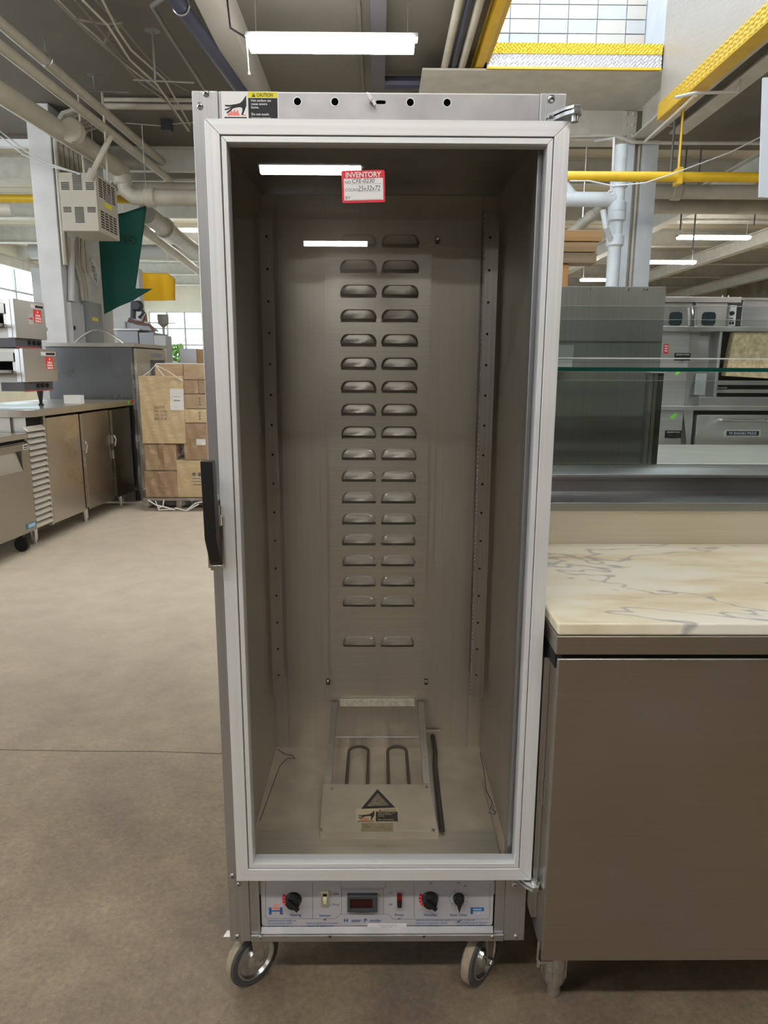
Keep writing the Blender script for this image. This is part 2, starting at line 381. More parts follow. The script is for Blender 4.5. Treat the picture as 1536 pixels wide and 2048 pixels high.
# H column
col = thing('steel_column', 'pale blue-white painted steel H column beyond the stainless panel', 'column', ((cx0+cx1)/2, GY, 0))
for xx in ((cx0, cx0+.105), (cx1-.17, cx1)):
    m = MB(); m.box(xx[0], xx[1], GY-.12, GY-.10, 0, zg0-.031); m.build('flange', BLUEW, col)
m = MB(); m.box(cx0+.03, cx1-.03, GY-.02, GY+.0, 0, zg0-.031); m.build('web', PIPE, col)
m = MB(); m.box(cx0+.08, cx0+.10, GY-.10, GY-.02, 0, zg0-.031); m.box(cx1-.17, cx1-.15, GY-.10, GY-.02, 0, zg0-.031); m.build('inner_web', PALE, col)
m = MB(); m.tube([(cx0+.17, GY-.07, 0), (cx0+.17, GY-.07, zg0-.04)], .018, 8); m.build('conduit', PIPE, col)

# ceiling joists and beams
def beam(name, label, grp, x0, x1, y0, y1, z0, z1, mt=PALE):
    root = thing(name, label, 'beam', ((x0+x1)/2, (y0+y1)/2, z0), 0, grp)
    m = MB()
    if abs(x1-x0) > abs(y1-y0):
        yc = (y0+y1)/2; m.box(x0, x1, yc-.02, yc+.02, z0+.02, z1-.02); m.build('web', mt, root)
        for zz in ((z0, z0+.02), (z1-.02, z1)):
            m = MB(); m.box(x0, x1, y0, y1, zz[0]+.0005, zz[1]-.0005); m.build('flange', mt, root)
    else:
        xc = (x0+x1)/2; m.box(xc-.02, xc+.02, y0, y1, z0+.02, z1-.02); m.build('web', mt, root)
        for zz in ((z0, z0+.02), (z1-.02, z1)):
            m = MB(); m.box(x0, x1, y0, y1, zz[0]+.0005, zz[1]-.0005); m.build('flange', mt, root)
    return root
ordn = ['nearest', 'second', 'third', 'fourth', 'fifth', 'sixth', 'seventh']
for i, Y in enumerate((9.6, 12.2, 14.8, 17.4, 20.0, 22.6)):
    beam('ceiling_beam', 'painted steel cross beam under the far ceiling, %s from the camera' % ordn[i], 'cross beams under the far ceiling', -8.7, 12, Y-.09, Y+.09, CEIL-.34, CEIL-.002)
for i, X in enumerate((-8.45, 5.0, 7.6, 10.4)):
    beam('ceiling_beam', ['painted steel beam running into the distance at the far left of the hall', 'painted steel beam running into the distance just right of the column', 'painted steel long beam, second right of the column', 'painted steel long beam, third right of the column'][i], 'long beams under the far ceiling', X-.09, X+.09, 7.4, 24.9, CEIL-.62, CEIL-.36)

# left pier (end of a cross wall)
P0 = at(57, 300, Y=7.5).x; P1 = at(103, 300, Y=7.5).x
m = MB(); m.box(P0, P1, 7.5, 9.1, 0, CEIL-.005); struct(m.build('wall_pier', WPAINT, bevel=.01))
PX = P1
# low cross wall behind fridge (painted white with thin pipes)
bX = at(200, 700, Y=10.5).x; bX1 = at(283, 650, Y=10.5).x
m = MB(); m.box(bX-1, bX1, 10.5, 10.7, 0, 2.9); struct(m.build('wall_partition', WPAINT))

# ================================================================== PROOFER CABINET
W, ZB, ZT, D, ZI = .640, .146, 1.829, .586, .272
cab = thing('proofer_cabinet', 'tall stainless heated proofer cabinet with a glass door, standing on casters', 'proofer', (.32, .36, 0))
def screw(parent, p, n=(0, -1, 0), r=.0062, name='screw'):
    m = MB(); m.lathe(p, n, [(0, r), (r*.35, r*.92), (r*.62, r*.6), (r*.7, 0)], 12)
    n = Vector(n); a = Vector((1, 0, .35)).normalized() if abs(n.z) < .5 else Vector((1, .3, 0)).normalized(); b = n.cross(a); p = Vector(p)+n*r*.68
    for u, v in ((a, b), (b, a)):
        q = [p+u*r*.5+v*r*.1, p-u*r*.5+v*r*.1, p-u*r*.5-v*r*.1, p+u*r*.5-v*r*.1]
        m.add([x-n*.001 for x in q]+[x+n*.0004 for x in q], [(0,1,2,3),(7,6,5,4),(0,4,5,1),(1,5,6,2),(2,6,7,3),(3,7,4,0)], 1)
    return m.build(name, [ZINC, INK], parent)
for x0, x1 in ((0, .045), (.595, W)):
    m = MB(); m.prism([(x0, 0), (x1, 0), (x1, .018), (x0+(.003 if x0 == 0 else 0), .018)], ZB, ZT, 'z'); m.build('corner_post', MILL, cab, bevel=.0018)
m = MB(); m.box(0, .0215, .0185, .75, ZB, ZT-.003); m.build('side_panel', [STEELI], cab)
m = MB(); m.box(.6225, W, .0185, .75, ZB, ZT-.003); m.build('side_panel', [STEELI], cab)
m = MB(); m.box(.022, .622, D, D+.03, .20, 1.795); m.build('back_panel', STEELI, cab)
m = MB(); m.box(.022, .622, .03, .75, 1.797, ZT-.004); m.build('top_panel', MILLX, cab)
# header with holes and slot
hz = 1.814
holes = [circ(x, hz, .0062, 14) for x in (.180, .244, .373, .436)]+[rrect(.314, .331, hz-.003, hz+.003, .0028, 3)]
m = MB(); m.prism([(.0455, 1.765), (.5945, 1.765), (.5945, ZT-.002), (.0455, ZT-.002)], .003, .006, 'y', holes=holes); m.build('header_panel', MILLX, cab)
m = MB(); m.box(.046, .594, .003, .028, ZT-.0019, ZT-.0003); m.build('header_lip', ALUX, cab)
m = MB(); m.box(.0455, .5945, .012, .020, 1.766, ZT-.005); m.build('header_backing', DARK, cab)
for x in (.180, .244, .373, .436):
    m = MB(); m.prism(circ(x, hz, .0075, 16), .0022, .003, 'y', holes=[circ(x, hz, .0062, 16)]); m.build('hole_rim', ALU, cab)
m = MB(); m.tube([(.308, .003, hz), (.308, -.008, hz)], .004, 10); m.prism([(.298, hz+.012), (.304, hz+.010), (.309, hz+.002), (.306, hz-.004), (.301, hz+.001)], -.010, -.007, 'y')
m.prism([(.306, hz-.002), (.311, hz+.002), (.314, hz-.008), (.311, hz-.010)], -.010, -.007, 'y'); m.build('wing_screw', ZINC, cab, bevel=.0008)
for px, py in ((412, 187), (400, 212), (465, 1752), (475, 1873), (1029, 1769), (1032, 1873)):
    p = at(px, py, Y=0); screw(cab, (p.x, .0, p.z), r=.0058)
for px, py in ((985, 1872), (522, 1873)):
    p = at(px, py, Y=-.002); screw(cab, (p.x, -.004, p.z), r=.0052)
screw(cab, (at(477, 1768, Y=-.002).x, -.001, at(477, 1768, Y=0).z), r=.005)
for px in (660, 848):
    p = at(px, 1873, Y=-.004); m = MB(); m.lathe((p.x, -.0045, p.z), (0, -1, 0), [(0, .003), (.0006, .002), (.0007, 0)], 8); m.build('rivet_hole', INK, cab)

# caution labels
def hand(m, o, r, u, w, h, dark, flame):
    def P(x, y): return Vector(o)+Vector(r)*(x*w)+Vector(u)*(y*h)
    def poly(pts, mm): 
        t = tessellate_polygon([[Vector((x, y, 0)) for x, y in pts]]); m.add([P(x, y) for x, y in pts], [tuple(i) for i in t], mm)
    poly([(.97,.93),(.97,.52),(.88,.30),(.80,.14),(.74,.16),(.79,.30),(.80,.42),(.70,.46),(.55,.44),(.40,.40),(.28,.28),(.14,.20),(.12,.24),(.24,.34),(.32,.42),(.18,.35),(.06,.33),(.05,.38),(.20,.42),(.34,.49),(.20,.47),(.07,.50),(.07,.55),(.24,.54),(.48,.57),(.70,.62),(.82,.72)], dark)
    poly([(.16,.12),(.22,.30),(.27,.20),(.33,.34),(.39,.24),(.46,.38),(.52,.25),(.60,.36),(.66,.16),(.74,.12)], flame)
    poly([(.78,.12),(.84,.20),(.88,.13),(.93,.18),(.95,.12)], flame)
    poly([(.03,.02),(.97,.02),(.97,.07),(.03,.07)], dark)
def caution(parent, x0, x1, z0, z1, y, mats, slope=None):
    "label on a plane facing the front; slope gives the up vector and origin for a lying one"
    m = MB(); R = Vector((1, 0, 0)); U = slope or Vector((0, 0, 1)); Nn = R.cross(U)
    O = Vector((x0, y, z0)); w = x1-x0; h = z1
    def rect(a, b, c, d, mm, off): m.add([O+R*(a*w)+U*(c*h)+Nn*off, O+R*(b*w)+U*(c*h)+Nn*off, O+R*(b*w)+U*(d*h)+Nn*off, O+R*(a*w)+U*(d*h)+Nn*off], [(0, 1, 2, 3)], mm)
    a, b = O-Nn*0, O
    q = [O, O+R*w, O+R*w+U*h, O+U*h]; m.add(q+[p+Nn*.0003 for p in q], [(0,3,2,1),(4,5,6,7),(0,1,5,4),(1,2,6,5),(2,3,7,6),(3,0,4,7)], 0)
    rect(.47, .985, .77, .98, 1, .0004); rect(.47, .985, .02, .76, 2, .0004)
    hand(m, O+Nn*.0005+R*w*.03, R, U, w*.42, h*.92, 2, 3)
    t = O+R*(w*.62)+U*(h*.81)+Nn*.0006
    m.text('CAUTION', t, R, U, h*.18, 2, bold=.012, sx=.80)
    tri = O+R*(w*.535)+U*(h*.80)+Nn*.0006; m.add([tri, tri+R*h*.15, tri+R*h*.075+U*h*.15], [(0, 1, 2)], 2)
    tri += Nn*.0001+R*h*.067+U*h*.025; m.add([tri, tri+R*h*.016, tri+R*h*.016+U*h*.08, tri+U*h*.08], [(0, 1, 2, 3)], 1)
    for i, (s, sz) in enumerate((('Hot surface can', .125), ('cause severe', .125), ('burns.', .125), ('', .1), ('Do not touch.', .125), ('Do not touch or remove cover', .06))):
        if s: m.text(s, O+R*(w*.52)+U*(h*(.63-.125*i+(.02 if i == 5 else 0)))+Nn*.0006, R, U, h*sz, 4, bold=.01)
    return m.build('caution_label', mats, parent, smooth=0)
cl0, cl1 = at(444, 237, Y=.002), at(556, 183, Y=.002)
caution(cab, cl0.x, cl1.x, cl0.z, cl1.z-cl0.z, .0028, [WHITE, YEL, INK, PINK, WHITE])['label'] = 'caution label with black hand over red flames on the top rail'

# interior ----------------------------------------------------------
m = MB(); m.box(.022, .622, .02, D, ZI-.006, ZI); m.build('floor_pan', STEELF, cab)
m = MB(); m.box(.022, .622, .0125, .019, ZI-.02, .316); m.build('sill', MILLX, cab)
lipz = ZI+.001
m = MB(); m.prism([(.045, .085), (.602, .085), (.596, .195), (.040, .195)], lipz, lipz+.005, 'z'); m.build('front_tray', STEELP, cab, bevel=.001)
m = MB(); m.box(.602, .6035, .03, .40, ZI, ZI+.006); m.build('pan_edge', MILL, cab)
# caulk-like corner seams on back wall
for x in (.060, .583):
    m = MB(); m.box(x-.002, x+.002, D-.004, D-.0002, ZI, 1.79); m.build('back_seam', MILL, cab)
# louvre panel
lz = [1.672, 1.611, 1.551, 1.491, 1.430, 1.371, 1.312, 1.253, 1.194, 1.136, 1.078, 1.019, .961, .903, .844, .786, .728, .610]
LX = ((.2215, .3155), (.3265, .4225))
m = MB()
def strip(x0, x1, z0, z1): m.box(x0, x1, .548, .5495, z0, z1)
cols = [.188, LX[0][0]+.002, LX[0][1]-.002, LX[1][0]+.002, LX[1][1]-.002, .453]
for k in (0, 2, 4): strip(cols[k], cols[k+1], .440, 1.74)
for k in (1, 3):
    zc = .440
    for z in reversed(lz): strip(cols[k], cols[k+1], zc, z-.0085); zc = z+.010
    strip(cols[k], cols[k+1], zc, 1.74)
m.box(.188, .1895, .5495, D-.001, .440, 1.74); m.box(.4515, .453, .5495, D-.001, .440, 1.74)
lpan = m.build('louvre_panel', STEELP, cab)
def louvre(a, b):
    w = b-a; H = .0235; m = MB(); n = 7; r = .020
    def outline(ins):
        pts = [(ins, 0)]
        x0, x1, h, rr = ins+(0), w-ins, H-ins*.9, r
        pts += [(x0+.001+rr*(1-cos(radians(t)))*.9, h-rr+rr*sin(radians(t)) if h > rr else h*sin(radians(t))) for t in (15, 40, 65, 90)]
        pts += [(w-p[0], p[1]) for p in reversed(pts)]
        return pts
    o0, o1, o2 = outline(0), outline(.0035), outline(.0065)
    def P(p, y): return (a+p[0], .548-y, p[1])
    k = len(o0)
    vs = [P(p, 0) for p in o0]+[P(p, .0065) for p in o1]+[P(p, .0085-.0025*(p[1]/H)) for p in o2]
    fs = []
    for L0 in (0, 1):
        for i in range(k-1): fs.append((L0*k+i, L0*k+i+1, (L0+1)*k+i+1, (L0+1)*k+i))
    fs = [tuple(reversed(f)) for f in fs]
    fs.append(tuple(2*k+i for i in reversed(range(k))))
    m.add(vs, fs)
    return m
first = [louvre(a, b) for a, b in LX]; ms = []
for i, z in enumerate(lz):
    for j in (0, 1):
        if i == 0:
            o = first[j].build('louvre', STEELP, lpan, smooth=50); ms.append(o.data)
        else:
            o = bpy.data.objects.new('louvre', ms[j]); COL.objects.link(o); o.parent = lpan
        o.location = (0, 0, z)
for x0, x1 in ((.165, .1875), (.4535, .473)):
    m = MB(); m.box(x0, x1, .573, .5745, .428, 1.72); m.build('mounting_flange', STEELI, cab)
for px, py in ((656, 1363), (852, 1363), (875, 478)):
    p = at(px, py, Y=.57); m = MB(); m.prism(rrect(p.x-.006, p.x+.006, p.z-.011, p.z+.008, .0055, 4), .571, .573, 'y'); m.build('keyhole_slot', DARK, cab)
    m = MB(); m.lathe((p.x, .571, p.z+.002), (0, -1, 0), [(0, .0048), (.006, .0048), (.007, .003), (.0075, 0)], 12); m.build('stud', CHROME, cab)
# tray rails at the back
def rail(x0, x1, hx, y):
    hs = [circ(hx, .538+.0762*i, .0033, 8) for i in range(16)]
    m = MB(); m.prism([(x0, .470), (x1, .470), (x1, 1.74), (x0, 1.74)], y, y+.0015, 'y', holes=hs)
    m.box(x0, x0+.0015, y+.0015, y+.03, .47, 1.74); m.box(x1-.0015, x1, y+.0015, y+.03, .47, 1.74); m.box(x0+.002, x1-.002, y+.028, y+.03, .47, 1.74, 1); m.build('tray_rail', [STEELZ, DARK], cab)
rail(.030, .058, .047, .50); rail(.580, .613, .592, .50)
m = MB()
for i in range(110): z = .475+.0115*i; m.box(.5765, .5785, .4975, .4995, z, z+.0035)
o = m.build('rail_perforation', ALU, cab, smooth=0); o['kind'] = 'stuff'
m = MB(); m.box(.606, .6215, .050, .0515, ZI+.02, 1.76); m.box(.606, .6075, .0515, .085, ZI+.02, 1.76); m.build('front_rail', MILL, cab)
m = MB(); m.box(.024, .033, .050, .0515, ZI+.02, 1.76); m.build('front_rail', MILL, cab)
m = MB()
for i in range(68): z = .56+.0166*i; m.box(.6045, .6058, .056, .060, z, z+.006)
o = m.build('front_rail_perforation', WHITE, cab, smooth=0); o['kind'] = 'stuff'
# heater cover, sloping frame and element
hc = MB(); hc.prism([(.184, .160), (.464, .160), (.457, .352), (.176, .352)], ZI+.001, .300, 'z'); hc = hc.build('heater_cover', STEELF, cab, bevel=.0015)
for px, py in ((664, 1578), (853, 1575), (643, 1660), (866, 1661)):
    p = at(px, py, Z=.300); screw(hc, (p.x, p.y, .300), (0, 0, 1), r=.0045)
# triangle stickers on cover
def trio(pts, z, off): 
    c = Vector((sum(p[0] for p in pts)/3, sum(p[1] for p in pts)/3)); return [tuple((Vector(p)-c)*off+c) for p in pts]
tp = [at(x, y, Z=.3004) for x, y in ((722, 1618), (790, 1615), (755, 1578))]; tp = [(p.x, p.y) for p in tp]
m = MB(); m.prism(tp, .3003, .3007, 'z'); m.prism(trio(tp, 0, .66), .3007, .3010, 'z', 1); m.build('warning_triangle', [INK, mat('worn_brown_sticker', (.28, .23, .15), .6, kind='n', scale=30, amt=.3)], hc, bevel=.0008)
c0, c1 = at(711, 1644, Z=.3003), at(796, 1617, Z=.3003)
caution(hc, c0.x, c1.x, .3003, c1.y-c0.y, c0.y, [CREAM, CREAM, INK, PINK, CREAM], Vector((0, 1, 0)))
q0, q1 = at(722, 1663, Z=.3003), at(786, 1646, Z=.3003)
m = MB(); m.box(q0.x, q1.x, q0.y, q1.y, .3002, .3006); m.build('faded_sticker', mat('faded_tan_sticker', (.36, .31, .17), .6, kind='n', scale=20, amt=.3), hc)
bl0 = [at(655, 1566, Y=.352), at(682, 1402, Y=.548)]; bl1 = [at(851, 1566, Y=.352), at(832, 1402, Y=.548)]
def slopebar(a, b, w, name, mt, h=.018):
    m = MB(); vs = []
    for p in (a, b):
        for dx, dz in ((-w/2, 0), (w/2, 0), (w/2, -h), (-w/2, -h)): vs.append((p[0]+dx, p[1], p[2]+dz))
    m.add(vs, [(0,1,2,3),(7,6,5,4),(0,4,5,1),(1,5,6,2),(2,6,7,3),(3,7,4,0)]); return m.build(name, mt, cab)
slopebar((.1905, .352, .302), (.197, .560, .440), .017, 'baffle_rail', STEELP)
slopebar((.4485, .352, .302), (.443, .560, .440), .017, 'baffle_rail', STEELP)
e0, e1 = at(680, 1412, Y=.54), at(829, 1401, Y=.54)
m = MB(); m.box(e0.x, e1.x, .538, .546, e0.z, e1.z+.003); m.build('baffle_end', mat('scraped_aluminium', (.82, .78, .66), .5, .3, kind='n', scale=40, amt=.25), cab)
m = MB(); m.tube([(.190, .53, .335), (.452, .53, .335)], .002, 6); m.build('support_rod', MILL, cab)
ELM = mat('sheathed_heater_element', (.12, .095, .08), .55, .5)
for pxl, pxr, pxt in ((693, 735, 715), (777, 818, 796)):
    a, b = at(pxl, 1568, Z=.285), at(pxr, 1568, Z=.285); xl, xr = a.x, b.x; r = (xr-xl)/2; yt = at(pxt, 1493, Z=.285).y
    pts = [(xl, .34, .285), (xl, yt-r, .285)]+arc(((xl+xr)/2, yt-r), r, 180, 0, 12, lambda x, y: (x, y, .285))+[(xr, .34, .285)]
    m = MB(); m.tube(pts, .0042, 10); m.build('heating_element', ELM, cab)
# cable channel
ca, cb, cc = at(864, 1476, Z=.30), at(870, 1530, Z=.285), at(884, 1663, Z=.28)
m = MB(); m.tube([(ca.x, min(ca.y, .575), .315), (ca.x+.004, .52, .292), (cb.x, cb.y, .284), ((cb.x+cc.x)/2, (cb.y+cc.y)/2, .282), (cc.x, cc.y, .282)], .0072, 10); m.build('black_cable', BLACK, cab)
m = MB(); m.prism([(cc.x-.022, cc.y), (cc.x-.010, cc.y), (cb.x-.010, .50), (cb.x-.020, .50)], ZI+.0005, ZI+.010, 'z'); m.build('cable_channel', MILL, cab)
t0, t1, t2 = at(846, 1464, Y=.575), at(881, 1462, Y=.575), at(850, 1485, Y=.575)
m = MB(); m.prism([(t0.x, t0.z), (t2.x, t2.z-.006), (t1.x, t1.z)], .572, .5755, 'y'); m.build('corner_gusset', STEELI, cab)
m = MB(); m.box(t0.x, t1.x, .5762, .579, t1.z-.033, t1.z+.002); m.build('cable_plate', STEELI, cab)
for nm, pts in (('loose_wire', [(1, 555, 1498), (.9, 570, 1507), (.85, 585, 1510), (.9, 590, 1516), (.9, 575, 1516), (.9, 560, 1530), (.9, 545, 1570), (.9, 520, 1640)]), ('loose_wire', [(1, 960, 1503), (1, 968, 1540), (1, 972, 1580), (1, 985, 1605), (1, 978, 1625), (1, 990, 1628), (1, 996, 1610), (1, 985, 1618), (1, 1010, 1625)])):
    pp = [at(x, y, Z=ZI+.004) for _, x, y in pts]; pp = [(min(max(p.x, .026), .618), min(p.y, .58), ZI+.003) for p in pp]
    m = MB(); m.tube(pp, .0011, 5); m.build(nm, ELM, cab)

# control panel ------------------------------------------------------
m = MB(); m.box(.0455, .5945, -.002, .030, ZB, .1615); m.build('bottom_rail', MILLX, cab, bevel=.001)
m = MB(); m.prism([(.0, .1620), (.012, .1620), (.012, .1755), (.0085, .1755), (.0, .165)], .068, .572, 'x'); m.build('panel_ledge', MILLX, cab)
for x0, x1 in ((.0455, .066), (.5745, .5945)):
    m = MB(); m.box(x0, x1, .004, .012, .1625, .318); m.build('filler_strip', MILL, cab)
m = MB(); m.box(.045, .595, .020, .03, .163, ZI-.021); m.build('panel_backing', DARK, cab)
PY = .008
cp = MB(); cp.prism(rrect(.069, .571, .1775, .318, .006), PY, PY+.002, 'y'); cp = cp.build('control_panel', PANELG, cab)
F0 = PY-.0004; RX = Vector((1, 0, 0)); UZ = Vector((0, 0, 1))
def cpt(px, py): p = at(px, py, Y=PY); return p.x, p.z
m = MB()
def lab(s, px, py, size, mi, al='CENTER', bold=.012, sx=.85, shear=0): x, z = cpt(px, py); m.text(s, (x, F0, z), RX, UZ, size, mi, al, bold, shear, sx)
U = .0091
lab('Heating', 591, 1832, U, 0); lab('Selector', 650, 1833, U, 0); lab('Heat', 672, 1789, U*.8, 0); lab('Proof', 672, 1811, U*.8, 0)
lab('Temperature', 725, 1826, U*.85, 0); lab('On', 781, 1787, U*.8, 0); lab('Off', 781, 1811, U*.8, 0); lab('Power', 799, 1832, U, 0)
lab('Humidity', 861, 1832, U, 0); lab('Hour Timer', 917, 1832, U, 0); lab('Off', 861, 1768, U*.8, 0); lab('Off', 916, 1768, U*.8, 0); lab('Min', 931, 1773, U*.6, 0)
lab('H', 692, 1844, .0125, 0, bold=.03, sx=1.1); lab('eater', 712, 1844, .0125, 0, sx=.8, shear=.3, bold=.01); lab('P', 731, 1844, .0125, 0, bold=.03, sx=1.1); lab('roofer', 750, 1844, .0125, 0, sx=.8, shear=.3, bold=.01)
for i, s in enumerate(('  OPERATE WITH COVER ON', '• PLUG IN POWER CORD', '• SWITCH POWER ON')): lab(s, 533, 1843+5.2*i, .0052, 0, 'LEFT', .012, .95)
for i, s in enumerate(('• SWITCH SELECTOR TO "HEAT"', '• ADJUST TO DESIRED HEAT')): lab(s, 611, 1848+5.2*i, .0052, 0, 'LEFT', .012, .95)
lab('  OPERATE WITH WATER PAN, BAFFLE TO PROOF, COVER OFF', 829, 1842, .0050, 0, 'LEFT', .012, .93)
for i, s in enumerate(('• POUR IN 1 1/2 QTS. HOT WATER', '• PLUG IN POWER CORD', '• SWITCH POWER ON')): lab(s, 829, 1847.5+4.9*i, .0050, 0, 'LEFT', .012, .93)
for i, s in enumerate(('• SWITCH SELECTOR TO "PROOF"', '• ADJUST TO DESIRED HUMIDITY', '• TURN PAST "1" TO SET TIME')): lab(s, 909, 1847+4.9*i, .0050, 0, 'LEFT', .012, .93)
for k in (2, 3, 4, 5, 7, 8, 9, 10, 11, 12):
    x, z = cpt(917, 1796); m.text(str(k), (x+.0200*sin(radians(-30-26.6*(12-k))), F0, z+.0195*cos(radians(-30-26.6*(12-k)))-.002), RX, UZ, .0062, 0, 'CENTER', .012, 0, .8)
# big H and P emblems
def rect2(px0, py0, px1, py1, mi, off=0): (x0, z0), (x1, z1) = cpt(px0, py1), cpt(px1, py0); m.box(x0, x1, F0-off, F0+.0003, z0, z1, mi)
rect2(538, 1815, 543, 1829, 0); rect2(560, 1815, 565, 1829, 0); rect2(543, 1820.5, 560, 1823, 0); rect2(545, 1814, 558, 1819, 1); 
for i in range(5): x, z = cpt(547+2.5*i, 1811-2*(i % 2)); m.box(x-.0008, x+.0008, F0, F0+.0003, z-.002, z+.002, 1)
rect2(941, 1815, 968, 1817.5, 0); rect2(941, 1817.5, 946, 1828, 0); rect2(946, 1820, 968, 1822, 0); rect2(963, 1817.5, 968, 1820, 0); rect2(946, 1817.5, 963, 1820, 4); rect2(955, 1825, 959, 1829, 4); rect2(949, 1825, 951, 1827, 4); rect2(963, 1825, 965, 1827, 4)
# frame lines
def line(*pts, wd=.0012):
    q = [cpt(*p) for p in pts]
    for (x0, z0), (x1, z1) in zip(q, q[1:]):
        d = Vector((x1-x0, 0, z1-z0)); n = Vector((-d.z, 0, d.x)).normalized()*wd/2; a, b = Vector((x0, F0, z0)), Vector((x1, F0, z1))
        m.add([a+n, a-n, b-n, b+n], [(0, 1, 2, 3)], 3)
line((531, 1764), (531, 1834), (534, 1837), (672, 1837), (680, 1828), (777, 1828), (786, 1838), (975, 1838), (979, 1834), (980, 1766))
line((625, 1764), (625, 1836)); line((683, 1775), (683, 1828)); line((767, 1775), (767, 1828)); line((828, 1766), (828, 1837)); line((680, 1764), (680, 1773), (684, 1776), (766, 1777), (771, 1773), (771, 1764)); line((684, 1779), (766, 1779))
# red dials
def dial(px, py, a0, a1, r0, r1):
    cx, cz = cpt(px, py); n = 9
    for i in range(n):
        b0 = a0+(a1-a0)*i/n+2; b1 = a0+(a1-a0)*(i+1)/n-2; q = []
        f = 1-.07*i
        for r, a in ((r0, b0), (r1-(r1-r0)*.09*i, b0), (r1-(r1-r0)*.09*(i+1), b1), (r0, b1)): q.append((cx+r*cos(radians(a)), F0, cz+r*sin(radians(a))))
        m.add(q, [(0, 1, 2, 3)], 2)
dial(587, 1800, 140, 330, .0165, .0265); dial(860, 1799, 140, 330, .0165, .0265)
m.build('panel_lettering', [BLUE, PINK, REDP, GREYL, SKYB], cp, smooth=0)
def knob(px, py, r, ang, d=.016):
    x, z = cpt(px, py); m = MB(); m.lathe((x, PY, z), (0, -1, 0), [(0, r), (.003, r), (.005, r*.9), (d, r*.82), (d+.001, 0)], 28)
    u = Vector((cos(radians(ang)), 0, sin(radians(ang)))); v = Vector((-u.z, 0, u.x)); c = Vector((x, PY-d, z))
    vs = [c+u*a*r*.92+v*b*r*.22+Vector((0, -e, 0)) for e in (0, .007) for a, b in ((-1, -1), (1, -1), (1, 1), (-1, 1))]
    m.add(vs, [(0,3,2,1),(4,5,6,7),(0,1,5,4),(1,2,6,5),(2,3,7,6),(3,0,4,7)]); return m.build('control_knob', BLACK, cp, bevel=.0008)
knob(587, 1798, .0180, -45); knob(860, 1797, .0180, -42)
x, z = cpt(917, 1795); m = MB(); m.lathe((x, PY, z), (0, -1, 0), [(0, .0125), (.004, .0125), (.012, .0105), (.013, 0)], 24)
m.prism([(x-.004, z+.014), (x+.004, z+.014), (x+.0065, z), (x, z-.023), (x-.0065, z)], PY-.020, PY-.003, 'y'); m.build('timer_knob', BLACK, cp, bevel=.001)
m = MB(); x, z = cpt(650, 1796); m.prism(rrect(x-.0085, x+.0085, z-.0195, z+.0195, .002), PY-.003, PY, 'y', holes=[[(x-.0045, z-.0125), (x+.0045, z-.0125), (x+.0045, z+.0125), (x-.0045, z+.0125)]])
m.box(x-.0045, x+.0045, PY-.001, PY-.0002, z-.0125, z+.0125, 1); m.box(x-.0038, x+.0038, PY-.0085, PY-.001, z-.002, z+.0045, 2); m.box(x-.0038, x+.0038, PY-.0045, PY-.001, z-.011, z-.0025, 2)
m.build('selector_switch', [CHROME, DARK, mat('ivory_rocker', (.78, .74, .5), .4)], cp, bevel=.0005)
m = MB(); x, z = cpt(799, 1796); m.box(x-.0075, x+.0075, PY-.0015, PY, z-.0185, z+.0175); m.box(x-.0055, x+.0055, PY-.003, PY-.0016, z-.0145, z+.0145, 1); m.box(x-.0048, x+.0048, PY-.010, PY-.003, z-.0165, z-.004, 2)
m.build('power_switch', [PANELG, mat('dark_red_lens', (.18, .01, .01), .25), BLACK], cp, bevel=.0005)
m = MB(); (x0, z0), (x1, z1) = cpt(695, 1819), cpt(755, 1786); m.prism([(x0, z0), (x1, z0), (x1, z1), (x0, z1)], PY-.009, PY, 'y', holes=[[(x0+.006, z0+.007), (x1-.011, z0+.007), (x1-.011, z1-.008), (x0+.006, z1-.008)]]); m.box(x0+.006, x1-.011, PY-.004, PY-.0005, z0+.007, z1-.008, 1)
m.build('temperature_display', [mat('charcoal_bezel', (.06, .065, .075), .45), mat('dark_red_screen', (.035, .002, .003), .15)], cp, bevel=.0008)
(x0, z0), (x1, z1) = cpt(735, 1860), cpt(813, 1847); m = MB(); m.box(x0, x1, F0-.0003, PY-.0001, z0, z1)
for i, s in enumerate(('CIRTICLUS # TWO CLICK', 'MODEL # 2789')): m.text(s, ((x0+x1)/2, F0-.0004, z1-.0048-.0042*i), RX, UZ, .0036, 1, 'CENTER')
m.build('paper_strip', [WHITE, INK], cp, smooth=0)
for px, py in ((649, 1838), (798, 1836), (917, 1841)):
    x, z = cpt(px, py); screw(cp, (x, PY, z), r=.0033)

